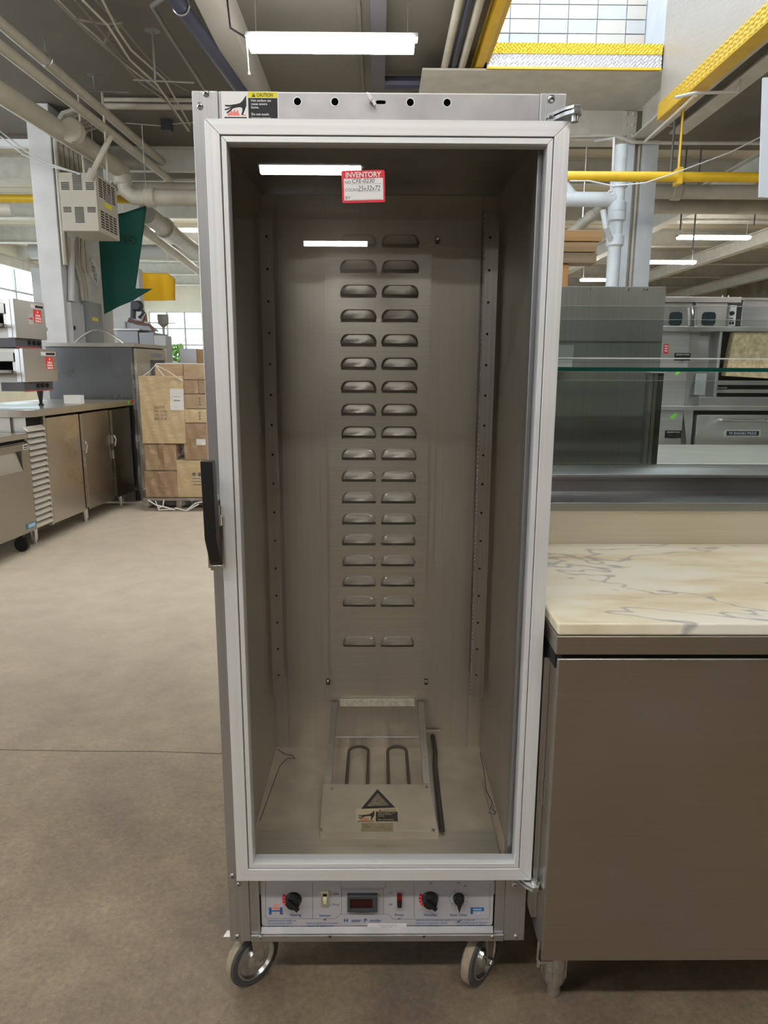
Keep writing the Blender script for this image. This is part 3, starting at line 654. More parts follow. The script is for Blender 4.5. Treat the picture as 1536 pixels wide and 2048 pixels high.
# door ---------------------------------------------------------------
YD = -.045
dx0, dx1, dz0, dz1 = .030, .6376, .332, 1.7717
gx0, gx1, gz0, gz1 = .065, .602, .370, 1.7362
bx = .0545; bx1_ = .6125; bz0 = .3585; bz1 = 1.7475
door = MB(); door.prism([(dx0+.003, dz0+.003), (dx1-.003, dz0+.003), (dx1-.003, dz1-.003), (dx0+.003, dz1-.003)], -.030, -.009, 'y', holes=[[(bx+.003, bz0+.003), (bx1_-.003, bz0+.003), (bx1_-.003, bz1-.003), (bx+.003, bz1-.003)]])
door = door.build('door', [mat('dark_gasket', (.05, .05, .05), .7)], cab); door['label'] = 'glass door in a pale aluminium frame'
def mitre(parent, o, i, y0, y1, name, mts, g=.0004):
    (a0, b0, a1, b1), (c0, d0, c1, d1) = o, i     # x0,z0,x1,z1
    quads = [((a0, b1), (c0, d1), (c1, d1), (a1, b1), mts[1]), ((a0, b0), (a1, b0), (c1, d0), (c0, d0), mts[1]), ((a0, b0), (c0, d0), (c0, d1), (a0, b1), mts[0]), ((a1, b0), (a1, b1), (c1, d1), (c1, d0), mts[0])]
    for k, q in enumerate(quads):
        pts = list(q[:4]); mt = q[4]
        if k < 2: pts = [(p[0]+(g if p[0] < .3 else -g), p[1]) for p in pts]
        m = MB(); m.prism(pts, y0, y1, 'y'); m.build(name, mt, parent, bevel=.0008)
mitre(door, (dx0, dz0, dx1, dz1), (bx, bz0, bx1_, bz1), YD, -.008, 'frame_profile', (ALU, ALUX))
mitre(door, (bx+.0018, bz0+.0018, bx1_-.0018, bz1-.0018), (gx0, gz0, gx1, gz1), YD+.002, -.012, 'glazing_bead', (ALU, ALUX))
DG = glass('door_glass', (.975, .98, .985), 1.5, .0, .9)
m = MB(); m.box(gx0-.004, gx1+.004, -.033, -.029, gz0-.004, gz1+.004); m.build('glass_pane', DG, door, smooth=0)
# inventory card on glass
i0, i1 = at(684, 405, Y=-.034), at(770, 341, Y=-.034)
m = MB(); m.M = Matrix.Translation(((i0.x+i1.x)/2, -.0338, (i0.z+i1.z)/2)) @ Matrix.Rotation(radians(-1.6), 4, 'Y')
hw, hh = (i1.x-i0.x)/2, (i1.z-i0.z)/2
m.prism(rrect(-hw, hw, -hh, hh, .003), -.0005, 0, 'y', 0); m.box(-hw+.0035, hw-.003, -.0007, -.0005, -hh+.004, hh-.0125, 1)
m.text('INVENTORY', (0, -.0008, hh-.0108), RX, UZ, .0118, 1, 'CENTER', .02, 0, .92)
m.text('NO.', (-hw+.005, -.0009, hh-.021), RX, UZ, .0066, 2); m.text('CFE-0230', (-hw+.017, -.0009, hh-.020), RX, UZ, .0098, 2, 'LEFT', .005, .15, .98)
m.text('COUNT', (-hw+.005, -.0009, hh-.033), RX, UZ, .0066, 2); m.text('25x32x72', (-hw+.027, -.0009, hh-.0325), RX, UZ, .0118, 2, 'LEFT', 0, .2, .80)
m.text('BY', (-hw+.005, -.0009, hh-.046), RX, UZ, .0078, 2)
for zz in (.0215, .034, .0465): m.box(-hw+(.016 if zz != .034 else .026), hw-.005, -.0008, -.0007, hh-zz, hh-zz+.0003, 2)
m.build('inventory_label', [mat('red_tag', (.80, .03, .06), .45), WHITE, mat('pencil_grey', (.10, .10, .14), .6)], door, smooth=0)['label'] = 'red-bordered inventory sticker on the glass'
# handle
def zy(px, py, X): p = at(px, py, X=X); return p
m = MB(); m.prism([(-.100, 1.208), (-.078, 1.208), (-.074, 1.20), (-.068, 1.075), (-.040, 1.018), (-.058, 1.012), (-.062, 1.012), (-.094, 1.066)], .010, .031, 'x'); m.build('handle', BLACK, door, bevel=.002)
m = MB(); m.box(.012, .034, -.068, -.0455, 1.002, 1.012); m.box(.024, .0295, -.058, -.010, 1.012, 1.12); m.box(.0295, .036, -.056, -.0455, 1.012, 1.10, 0); m.build('handle_bracket', STEELZ, door, bevel=.001)
m = MB(); m.tube([(.030, -.058, 1.105), (.030, -.058, 1.085)], .005, 10); m.build('latch_pin', CHROME, door)
m = MB(); m.box(.002, .026, -.0445, -.0005, 1.00, 1.13); m.build('latch_keeper', STEELZ, cab, bevel=.001)
# hinges
def hinge(zc, sgn):
    m = MB(); pts = [(.606, -.001), (.606, -.012), (.626, -.052), (.638, -.064), (.650, -.062), (.655, -.050), (.650, -.036), (.640, -.001)]
    m.prism(pts, zc, zc+.006, 'z'); m.prism([(x, y*.9-.002) for x, y in pts], zc+.009*sgn, zc+.005+.009*sgn, 'z')
    m.tube([(.643, -.050, zc-.010), (.643, -.050, zc+.014)], .0065, 12); m.build('hinge_arm', ZINC, cab, bevel=.0006)
hinge(1.778, 1); hinge(.3235, -1)
m = MB(); m.box(.604, .639, -.0025, -.0002, 1.776, 1.827); m.build('hinge_plate', MILL, cab, bevel=.0008)
p = at(1103, 197, Y=-.003); screw(cab, (p.x, -.003, p.z), r=.0065)
m = MB(); m.lathe((.612, -.020, 1.7835), (0, 0, 1), [(0, .007), (.003, .006), (.005, .002), (.0052, 0)], 12); m.build('hinge_bolt', CHROME, cab)

# casters --------------------------------------------------------------
def caster(cx, cy, ang):
    root = bpy.data.objects.new('caster', None); COL.objects.link(root); root.parent = cab
    R_ = .0635; a = radians(ang); root.location = Vector((cx, cy, R_))-cab.location; root.rotation_euler = (0, 0, a)
    ax = (0, -1, 0); M0 = wmat(root)
    def b(m, n, mt, **k): m.v = [M0 @ p for p in m.v]; return m.build(n, mt, root, **k)
    m = MB(); m.lathe((0, .014, 0), ax, [(0, .0475), (0, R_-.004), (.004, R_), (.024, R_), (.028, R_-.004), (.028, .0475), (0, .0475)], 40, caps=False); b(m, 'tyre', RUBBER)
    m = MB(); m.lathe((0, .0, 0), ax, [(-.0095, R_+.0002), (-.0090, R_+.0005), (.0090, R_+.0005), (.0095, R_+.0002)], 40, caps=False); b(m, 'tread', TREAD)
    m = MB(); m.lathe((0, .013, 0), ax, [(0, .0), (0, .0478), (.028, .0478), (.028, .0445), (.022, .040), (.020, .026), (.030, .022), (.036, .010), (.038, .0)], 36); b(m, 'wheel_disc', ZINC)
    for sy in (-1, 1):
        m = MB(); m.prism([(-.018, .078), (-.010, -.004), (-.004, -.012), (.004, -.012), (.010, -.004), (.018, .078)], .026*sy-.0015, .026*sy+.0015, 'y'); b(m, 'fork', ZINC)
    m = MB(); m.box(-.018, .036, -.0275, .0275, .0765, .0805); b(m, 'top_plate', ZINC)
    m = MB(); m.tube([(0, .031, 0), (0, -.031, 0)], .004, 8); m.lathe((0, -.0276, 0), ax, [(0, .008), (.006, .008), (.007, .005), (.0072, 0)], 6); b(m, 'axle_bolt', CHROME)
    return root
caster(.038, .050, 43); caster(.553, .050, 50); caster(.07, .66, 150); caster(.57, .66, 20)
m = MB(); m.prism([(-.022, .03), (-.004, .03), (-.004, .045), (-.016, .05)], .128, .130, 'z'); m.build('brake_tab', ZINC, cab)
m = MB(); m.box(.02, .62, .02, .74, ZB, ZB+.01); m.build('base_plate', MILLX, cab)

# ================================================================== MARBLE TOP COUNTER (right)
MX0, MX1, MY0 = .648, 2.30, -.10
ct = thing('marble_counter', 'stainless counter with a veined cream marble top right of the proofer', 'counter', (1.4, .25, 0))
def marble():
    m = bpy.data.materials.new('veined_marble'); m.use_nodes = True; nt = m.node_tree; N = nt.nodes; L = nt.links; b = N['Principled BSDF']
    tc = N.new('ShaderNodeTexCoord')
    mp = N.new('ShaderNodeMapping'); mp.inputs['Rotation'].default_value = (0, 0, radians(22)); mp.inputs['Scale'].default_value = (1, 3.2, 1); L.new(tc.outputs['Object'], mp.inputs[0])
    cl = N.new('ShaderNodeTexNoise'); cl.inputs['Scale'].default_value = 3; cl.inputs['Detail'].default_value = 7; cl.inputs['Distortion'].default_value = .6; L.new(mp.outputs[0], cl.inputs[0])
    r = N.new('ShaderNodeValToRGB'); e = r.color_ramp.elements; e[0].position = .32; e[0].color = (.72, .60, .38, 1); e[1].position = .60; e[1].color = (.92, .88, .76, 1); x = e.new(.47); x.color = (.88, .81, .63, 1); L.new(cl.outputs[0], r.inputs[0])
    mp2 = N.new('ShaderNodeMapping'); mp2.inputs['Rotation'].default_value = (0, 0, radians(28)); mp2.inputs['Scale'].default_value = (.55, 1.5, 1); mp2.inputs['Location'].default_value = (.3, .12, 0); L.new(tc.outputs['Object'], mp2.inputs[0])
    v = N.new('ShaderNodeTexNoise'); v.inputs['Scale'].default_value = 1.15; v.inputs['Detail'].default_value = 5; v.inputs['Roughness'].default_value = .55; v.inputs['Distortion'].default_value = .5; L.new(mp2.outputs[0], v.inputs[0])
    sb = N.new('ShaderNodeMath'); sb.operation = 'SUBTRACT'; sb.inputs[1].default_value = .5; L.new(v.outputs[0], sb.inputs[0])
    ab = N.new('ShaderNodeMath'); ab.operation = 'ABSOLUTE'; L.new(sb.outputs[0], ab.inputs[0])
    mr = N.new('ShaderNodeMapRange'); L.new(ab.outputs[0], mr.inputs[0]); mr.inputs[1].default_value = 0; mr.inputs[2].default_value = .006; mr.inputs[3].default_value = .7; mr.inputs[4].default_value = 0
    mx = N.new('ShaderNodeMix'); mx.data_type = 'RGBA'; L.new(mr.outputs[0], mx.inputs[0]); L.new(r.outputs[0], mx.inputs[6]); mx.inputs[7].default_value = (.28, .30, .32, 1)
    L.new(mx.outputs[2], b.inputs['Base Color']); b.inputs['Roughness'].default_value = .28; return m
m = MB(); m.prism([(MX0, MY0), (MX1, MY0), (MX1, .52), (MX0, .52)], .889, .912, 'z'); m.build('marble_slab', marble(), ct, bevel=.005, seg=3)
m = MB(); m.box(MX0-.001, MX1, MY0-.004, MY0+.012, .8525, .8885); m.box(MX0-.001, MX0+.010, MY0+.012, .52, .8525, .8885); m.build('steel_trim_band', STEELD, ct, bevel=.002)
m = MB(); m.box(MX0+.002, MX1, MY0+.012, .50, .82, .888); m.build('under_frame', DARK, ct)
m = MB(); m.box(MX0+.004, MX1-.3, MY0, MY0+.010, .188, .8435); m.build('front_panel', STEELD, ct, bevel=.004, seg=3)
m = MB(); m.box(MX0+.006, MX0+.014, MY0+.011, .50, .20, .845); m.box(MX0-.006, MX0+.0055, MY0+.06, .48, .24, .82); m.build('side_panel', STEELZ, ct)
m = MB(); m.box(MX0+.02, MX1, .48, .50, .20, .85); m.build('back_panel', STEELZ, ct)
m = MB(); m.box(MX0+.02, MX1, MY0+.012, .48, .19, .20); m.build('bottom_panel', STEELZ, ct)
m = MB(); m.tube([(MX0-.001, MY0+.005, .23), (MX0-.002, MY0+.005, .188), (MX0+.004, MY0+.004, .182), (MX0+.028, MY0+.004, .184)], .0025, 8); m.tube([(MX0, MY0+.005, .181), (MX0, MY0+.005, .172)], .0035, 8); m.build('hook_bracket', ZINC, ct)
for lx, ly in ((.712, .01), (2.2, .01), (.712, .43), (2.2, .43)):
    m = MB(); n = 24; m.lathe((lx, ly, 0), (0, 0, 1), [(0, .014), (.004, .016), (.038, .016), (.040, .024), (.050, .0255), (.052, .027), (.189, .027)], 24)
    for k in range(10): a = 2*pi*k/10; m.tube([(lx+.027*cos(a), ly+.027*sin(a), .056), (lx+.027*cos(a), ly+.027*sin(a), .188)], .0018, 5, 0)
    m.build('leg', ZINC, ct)
zb_ = at(1300, 1022, Y=.5).z
m = MB(); m.box(MX0, MX1, .500, .515, .9125, zb_); m.build('backsplash', mat('warm_backsplash_steel', (.74, .69, .58), .36, .85, kind='brushx', amt=.05), ct)

# stepped ledge of the display rail behind the counter
def zz_(py, Y): return at(1400, py, Y=Y).z
lg = thing('display_rail', 'stepped stainless rail with upright glass panes behind the marble counter', 'display case', (1.5, .7, 0))
zA = zz_(1006, .49); yA = at(1400, 985, Z=zA).y
prof = [(.490, zb_+.001), (.490, zA), (yA, zA), (yA+.004, zz_(958, yA)), (yA-.012, zz_(956, yA-.012)), (yA-.012, zz_(950, yA-.012)), (yA+.03, zz_(932, yA+.03)), (.72, zz_(932, yA+.03)), (.72, zb_+.001)]
m = MB(); m.prism(prof, MX0, 2.6, 'x'); m.build('rail_top', mat('dull_rail_steel', (.36, .36, .365), .30, 1, kind='brushx', amt=.06), lg, bevel=.0015)
m = MB(); m.box(MX0+.0, 2.6, .53, .72, .0, zb_); m.build('base_panel', STEELZ, lg)
GL = glass('shelf_glass', (.93, .955, .945), 1.5, .0, 1.0)
GEDGE = mat('green_glass_edge', (.005, .07, .055), .1)
ys = .64
zlo = zz_(932, yA+.03)
def pane(Y, z0, z1, x0=MX0, x1=2.6, nm='glass_pane'):
    m = MB(); m.box(x0, x1, Y, Y+.006, z0, z1); m.build(nm, GL, lg, smooth=0)
    m = MB(); m.box(x0, x1, Y-.0002, Y+.0062, z1, z1+.0012); m.build('pane_edge', mat('pale_glass_edge', (.45, .55, .52), .2), lg)
pane(ys, zlo+.001, zz_(744, ys)); pane(.80, zz_(925, .80), zz_(762, .80)); pane(ys, zz_(717, ys), zz_(613, ys)); pane(.86, zz_(727, .86), zz_(640, .86))
m = MB(); m.box(MX0, 2.6, ys-.02, .90, zz_(743.5, .62), zz_(735.5, .62)); m.build('glass_shelf', GL, lg, smooth=0)
m = MB(); m.box(MX0, 2.6, ys-.0215, ys-.0202, zz_(743.5, .62), zz_(735.5, .62)); m.build('shelf_front_edge', GEDGE, lg)
m = MB(); m.box(MX0, 2.6, ys-.004, ys+.004, zz_(718.5, ys), zz_(716, ys)); m.build('shelf_bead', mat('bright_edge_strip', (.75, .80, .80), .25), lg)
PXR, PYY = at(1333, 575, Y=.95), .95
m = MB(); m.box(.60, PXR.x, .95, .965, 1.0, at(1250, 573, Y=.95).z); m.box(.6, PXR.x, .966, 1.4, at(1250, 573, Y=.95).z-.012, at(1250, 573, Y=.95).z); m.build('end_panel', mat('scuffed_panel_steel', (.36, .37, .35), .36, .6, kind='brushz', amt=.10), lg, bevel=.0015)
xr = PXR.x
for a, b, mt in ((xr-.040, xr-.028, MILL), (xr-.026, xr-.014, STEELZ), (xr-.012, xr+.004, mat('dark_channel', (.10, .10, .09), .5, .6))):
    m = MB(); m.box(a, b, .925, .948, 1.0, zz_(747, .93)); m.build('sliding_track', mt, lg)
m = MB(); m.box(xr-.042, xr+.008, .915, .949, zz_(747, .93)+.001, zz_(737, .93)); m.build('track_cap', WPAINT, lg)
for (px0, py0, px1, py1), Y in (((1100, 690, 1148, 715), .90), ((1100, 719, 1145, 734), .89)):
    a, b = at(px0, py1, Y=Y), at(px1, py0, Y=Y); m = MB(); m.box(a.x, b.x, Y, Y+.02, a.z, b.z); m.build('pale_bracket', mat('grey_white_bracket', (.50, .50, .50), .5), lg, bevel=.001)
for px, py in ((1180, 575), (1257, 577), (1288, 576), (1294, 577)):
    p = at(px, py+1, Y=.948); m = MB(); m.lathe((p.x, .9495, p.z-.002), (0, -1, 0), [(0, .004), (.003, .003), (.0035, 0)], 8); m.build('screw', CHROME, lg)

# unseen low counter added behind the proofer to shade the floor under it
bk = thing('rear_shade_counter', 'unseen low steel counter added behind the proofer to shade the floor under it', 'counter', (.33, 1.25, 0))
m = MB(); m.box(.03, .63, .95, 1.50, .0, .84); m.build('body', STEELZ, bk); m = MB(); m.box(.01, .64, .92, 1.52, .841, .87); m.build('worktop', STEEL, bk, bevel=.003)

# low work table between the glass panes and the ovens
tz_ = at(1400, 889, Y=3.12).z; ty0 = at(1400, 932, Z=tz_).y; tx0, tx1 = at(1290, 932, Y=ty0).x, 3.6
wk = thing('work_table', 'grey-topped work table between the glass panes and the ovens', 'table', ((tx0+tx1)/2, (ty0+3.12)/2, 0))
m = MB(); m.box(tx0, tx1, ty0, 3.12, tz_-.04, tz_); m.build('tabletop', mat('grey_board', (.42, .40, .36), .5, kind='brushx', amt=.12), wk, bevel=.004)
for lx in (tx0+.05, tx1-.05):
    for ly in (ty0+.05, 3.07):
        m = MB(); m.tube([(lx, ly, 0), (lx, ly, tz_-.041)], .02, 8); m.build('leg', ZINC, wk)

# ================================================================== OVEN STACK (behind glass)
OY = 3.3
def oq(px, py): p = at(px, py, Y=OY); return p.x, p.z
ov = thing('deck_oven', 'two stainless deck ovens stacked, upper door open on a stone slab', 'oven', (oq(1500, 800)[0]+.3, OY+.5, 0))
OVS = mat('oven_steel', (.58, .58, .58), .42, .9, kind='brushx', amt=.1); OVL = mat('light_oven_steel', (.74, .74, .73), .35, 1, kind='brushx', amt=.08)
def op(parent, name, px0, py0, px1, py1, mt, y0=-.0, y1=.03, bevel=.002):
    (x0, z0), (x1, z1) = oq(px0, py1), oq(px1, py0); m = MB(); m.box(x0, x1, OY+y0, OY+y1, z0, z1); return m.build(name, mt, parent, bevel=bevel)
XE = 1640
(xa_, za_), (xb_, zb2) = oq(1308, 1000), oq(XE, 662)
m = MB(); m.box(xa_, xb_, OY+.10, OY+1.0, .25, zb2-.002); m.build('body', OVS, ov)
for lx in (xa_+.06, xb_-.06):
    for ly in (.2, .9):
        m = MB(); m.tube([(lx, OY+ly, 0), (lx, OY+ly, .249)], .025, 10); m.build('leg', OVS, ov)
op(ov, 'side_trim', 1306, 663, 1381, 819, OVS, .0, .10)
op(ov, 'top_rail', 1304, 654.5, XE, 662.5, OVL, -.03, .10)
def oprism(parent, name, pts, y0, y1, mt): m = MB(); m.prism([oq(*p) for p in pts], OY+y0, OY+y1, 'y'); return m.build(name, mt, parent, bevel=.002)
oprism(ov, 'corner_gusset', [(1384, 663), (1404, 663), (1392, 745), (1376, 808), (1368, 808), (1376, 745)], .02, .10, OVL)
op(ov, 'inner_panel', 1394, 672, 1423, 734, OVL, .03, .10); op(ov, 'inner_panel', 1392, 748, 1418, 790, mat('bright_panel', (.72, .76, .80), .3, .6), .03, .10)
op(ov, 'hinge_post', 1425, 660, 1443, 794, OVS, -.02, .10)
op(ov, 'oven_cavity', 1443.5, 664, XE, 793, DARK, .07, .0995)
op(ov, 'cavity_shelf', 1434, 762, XE, 770, OVS, .02, .068); op(ov, 'cavity_shelf', 1434, 780, XE, 786, OVS, .02, .068); op(ov, 'rod', 1433, 774, 1450, 776.5, CHROME, -.03, .03)
(x0, z0), (x1, z1) = oq(1456, 752), oq(XE, 665)
STONE = mat('scorched_oven_stone', (.62, .50, .32), .85, kind='n', scale=14, amt=.35)
m = MB(); m.prism([(x0-.02, z0), (x1, z0-.03), (x1, z1), (x0+.01, z1)], OY-.01, OY+.055, 'y'); m.build('stone_slab', STONE, ov, bevel=.004)
op(ov, 'door_sill', 1395, 795, XE, 811, OVL, -.02, .10); op(ov, 'divider_rail', 1304, 812.5, XE, 820, OVL, -.03, .10)
op(ov, 'side_trim', 1298, 821, 1367, 900, OVS, .0, .10)
oprism(ov, 'corner_gusset', [(1369, 821), (1390, 821), (1383, 900), (1376, 900), (1373, 860)], .02, .10, OVL)
op(ov, 'vent_gap', 1389, 821, XE, 829.5, DARK, .05, .0995)
dr = op(ov, 'oven_door', 1387, 830.5, XE, 905, OVL, -.01, .099)
m = MB(); a = oq(1438, 840); b = oq(1600, 841); m.tube([(a[0], OY-.012, a[1]), (a[0], OY-.055, a[1]), (b[0], OY-.055, b[1]), (b[0], OY-.012, b[1])], .011, 10); m.build('door_handle', CHROME, dr)
m = MB(); (x0, z0), (x1, z1) = oq(1447, 872.5), oq(1519, 860); m.box(x0, x1, OY-.016, OY-.0105, z0, z1); m.box(x0+.01, x1-.01, OY-.0168, OY-.0161, z0+.006, z1-.006, 1)
m.text('W BAKERS PRIDE', ((x0+x1)/2, OY-.0172, z0+.013), RX, UZ, .0235, 0, 'CENTER', .02, 0, 1.0); m.build('name_plate', [mat('plate_silver', (.75, .75, .75), .4, .5), mat('plate_navy', (.02, .03, .06), .5)], dr)
for (px0, py0, px1, py1) in ((1348, 706, 1381, 721), (1329, 861, 1363, 876)):
    (x0, z0), (x1, z1) = oq(px0, py1), oq(px1, py0); m = MB(); m.box(x0, x1, OY-.004, OY-.0005, z0, z1); m.text('BAKERS PRIDE', ((x0+x1)/2, OY-.0045, z1-.015), RX, UZ, .013, 1, 'CENTER'); m.text('- - -   - - -', ((x0+x1)/2, OY-.0045, z0+.014), RX, UZ, .014, 1, 'CENTER')
    m.lathe((x0+.06, OY-.004, z0+.012), (0, -1, 0), [(0, .014), (.02, .012), (.021, 0)], 14, 0); m.build('control_plate', [BLACK, WHITE], ov)
def sticker(parent, px, py, w, h, ang, mt, Y=OY-.0006, lines=0):
    p = at(px, py, Y=Y); m = MB(); m.M = Matrix.Translation((p.x, Y, p.z)) @ Matrix.Rotation(-radians(ang), 4, 'Y'); m.box(-w/2, w/2, -.001, 0, -h/2, h/2)
    for i in range(lines): m.box(-w*.3, w*.3, -.0015, -.0011, h*(.3-.24*i)-h*.05, h*(.3-.24*i)+h*.05, 1)
    return m.build('price_sticker', [mt, WHITE], parent, smooth=0)
sticker(ov, 1347, 832, .045, .022, 45, GREEN); sticker(ov, 1355, 746, .03, .018, 40, GREEN); sticker(ov, 1332, 698, .030, .062, 0, REDP, lines=3)
# convection oven on top
cv = thing('convection_oven', 'stainless convection oven with two windowed doors atop the deck ovens', 'oven', (oq(1410, 600)[0], OY+.5, zb2))
(x0, z0), (x1, z1) = oq(1300, 653.5), oq(1474, 596)
m = MB(); m.box(x0, x1, OY+.03, OY+.9, zb2+.026, z1); m.build('body', OVS, cv)
op(cv, 'cornice', 1300, 595, 1479, 605, OVL, -.03, .029)
for px0, px1, wx0, wx1 in ((1300, 1383.5, 1335, 1363), (1386, 1453.5, 1400, 1430)):
    d = op(cv, 'door', px0, 606.5, px1, 652.5, OVL, -.015, .0295)
    (x0, z0), (x1, z1) = oq(wx0, 651.5), oq(wx1, 624.5); m = MB(); m.prism(rrect(x0, x1, z0, z1, .02), OY-.018, OY-.0155, 'y'); m.build('door_window', mat('dark_oven_window', (.03, .045, .055), .12), d)
m = MB(); a, b = oq(1380, 650), oq(1380, 616); c = oq(1388, 618); m.tube([(a[0], OY-.04, a[1]), (b[0], OY-.04, b[1]), (c[0]-.01, OY-.04, b[1]+.015), (c[0], OY-.04, a[1])], .007, 8); m.build('door_handle', CHROME, cv)
cpn = op(cv, 'control_strip', 1455, 611, 1472, 652.5, mat('control_strip_white', (.70, .71, .72), .5), -.015, .0295)
m = MB(); p = oq(1461, 627); m.lathe((p[0], OY-.015, p[1]), (0, -1, 0), [(0, .014), (.015, .012), (.016, 0)], 14)
for py in (637, 641): p = oq(1460, py); m.box(p[0]-.012, p[0]+.012, OY-.017, OY-.0155, p[1]-.003, p[1]+.003)
for px in (1457.5, 1463): p = oq(px, 646.5); m.box(p[0]-.006, p[0]+.006, OY-.019, OY-.0155, p[1]-.009, p[1]+.009)
m.build('switches', BLACK, cpn)
bo = thing('steel_cabinet', 'plain stainless cabinet right of the windowed convection oven', 'cabinet', (oq(1540, 600)[0], OY+.5, zb2))
(x0, z0), (x1, z1) = oq(1481, 653.5), oq(XE, 601); m = MB(); m.box(x0, x1, OY+.0, OY+.9, zb2+.026, z1); m.build('body', OVS, bo, bevel=.004)
op(bo, 'lid', 1480, 596.5, XE, 600.8, OVL, -.01, .9)
tp_ = thing('tap_fittings', 'small chrome tap fittings on top of the oven stack', 'fitting', (oq(1455, 595)[0], OY+.3, oq(1455, 590)[1]))
for px in (1446, 1452, 1458, 1464):
    p = at(px, 595, Y=OY+.3); zt = oq(1455, 595)[1]
    m = MB(); m.tube([(p.x, OY+.3, zt-.0), (p.x, OY+.3, zt+.03+.012*(px % 4 > 1))], .008, 8); m.build('spigot', CHROME, tp_)

# ================================================================== TIMBER beside the column
TYB = 2.45
WOODA = [mat('fresh_pine', (.58, .36, .17), .7, kind='brushx', scale=.4, amt=.2), mat('old_pine', (.42, .29, .16), .75, kind='brushx', scale=.4, amt=.35), mat('grey_pine', (.34, .27, .18), .8, kind='brushx', scale=.4, amt=.3)]
for i, (px, py0, py1) in enumerate(((1204, 460, 482.5), (1193, 483.5, 504), (1193, 505, 526.5))):
    a = at(px, py1, Y=TYB); b = at(px, py0, Y=TYB)
    m = MB(); m.box(.35, a.x, TYB, TYB+.12, a.z, b.z-.001)
    tag(m.build('timber_beam', WOODA[i], bevel=.004), ['topmost of three rough timbers stacked above the steel panel', 'middle of three rough timbers stacked above the steel panel', 'lowest of three rough timbers, dark and grey, above the steel panel'][i], 'timber', 'rough timbers above the steel panel')
    zlast = a.z
a, b = at(1115, 600, Y=TYB+.02), at(1139, 512, Y=TYB+.02)
m = MB(); m.box(a.x-.0, b.x, TYB+.02, TYB+.12, 0, zlast-.001); tag(m.build('timber_post', mat('orange_pine', (.62, .33, .13), .7, kind='brushz', scale=.4, amt=.2), bevel=.004), 'upright orange pine post holding the stacked timbers', 'timber')
m = MB(); m.box(.45, .50, TYB+.02, TYB+.12, 0, zlast-.001); tag(m.build('timber_post', WOODA[1], bevel=.004), 'upright pine post hidden behind the proofer cabinet', 'timber')

# ================================================================== LEFT ROW OF UNITS
RA = -math.atan(.078); RO = Vector((-2.29, 4.0, 0)); RM = Matrix.Translation(RO) @ Matrix.Rotation(RA, 4, 'Z')
def rthing(name, label, cat, x, y, z=0, group=None):
    p = RM @ Vector((x, y, z)); return thing(name, label, cat, p, RA, group)
def rm(): m = MB(); m.M = RM; return m
wt = rthing('worktop_fridge', 'long low stainless refrigerated counter with louvred end along the left aisle', 'counter', -.4, .9)
CT = 1.05
m = rm(); m.prism([(.03, .06), (.03, 1.83), (-.85, 1.83), (-.85, .78), (-1.9, .78), (-1.9, -.02), (-.13, -.02), (-.05, .0)], CT-.055, CT, 'z'); m.build('worktop', STEELP, wt, bevel=.004)
m = rm(); m.box(-.80, -.03, .03, 1.80, .14, CT-.056); m.box(-1.9, -.14, .01, .76, .14, CT-.056); m.build('body', STEELD, wt)
m = rm(); m.box(-.0295, -.0285, .03, 1.8, .15, CT-.06); m.build('door_gap', DARK, wt)
def rrow(y0, y1, lab_, mt=STEELD):
    m = rm(); m.box(-.028, .0, y0, y1, .135, CT-.075); return m.build(lab_, mt, wt, bevel=.004)
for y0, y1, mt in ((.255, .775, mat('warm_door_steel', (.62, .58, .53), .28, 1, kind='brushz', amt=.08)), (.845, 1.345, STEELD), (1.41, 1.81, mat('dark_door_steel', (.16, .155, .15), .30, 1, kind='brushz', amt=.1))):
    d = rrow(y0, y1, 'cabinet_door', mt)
for y in (.81, 1.378):
    m = rm(); m.box(-.020, .003, y-.022, y+.022, .16, CT-.08); m.build('door_stile', STEELZ, wt)
for y in (.80, 1.365):
    m = rm(); m.box(.0005, .022, y-.014, y+.014, .66, .74); m.box(.0005, .016, y-.012, y+.012, .52, .60); m.tube([(.03, y, .74), (.045, y, .70), (.03, y, .64)], .007, 8); m.build('door_latch', ZINC, wt)
m = rm(); m.box(-.028, .0, .22, .248, .13, CT-.06); m.build('louvre_stile', STEELZ, wt)
LVM = mat('bright_louvre_steel', (.80, .77, .72), .4, .5)
lv0 = None
for i in range(17):
    z = .185+.0455*i
    if lv0 is None:
        m = rm(); m.prism([(-.024, .014), (-.018, .014), (.011, -.012), (.011, -.023), (.006, -.023), (-.024, .006)], -.02, .218, 'y')
        # profile given as (x, z) extruded along y
        lv0 = m.build('louvre', LVM, wt); o = lv0
    else:
        o = bpy.data.objects.new('louvre', lv0.data); COL.objects.link(o); o.parent = wt
    o.location = (0, 0, z)
for lx, ly in ((-.10, .12), (-.10, .95), (-.10, 1.7), (-.7, .1), (-.7, 1.7), (-1.7, .1)):
    m = rm(); m.tube([(lx, ly, 0), (lx, ly, .03), (lx, ly, .031), (lx, ly, .139)], [.016, .016, .024, .026], 10); m.build('leg', ZINC, wt)
for y, mt in ((1.735, GREEN), (1.80, REDP)):
    m = rm(); m.box(.0301, .032, y-.025, y+.025, CT-.04, CT-.008); m.build('price_sticker', mt, wt)

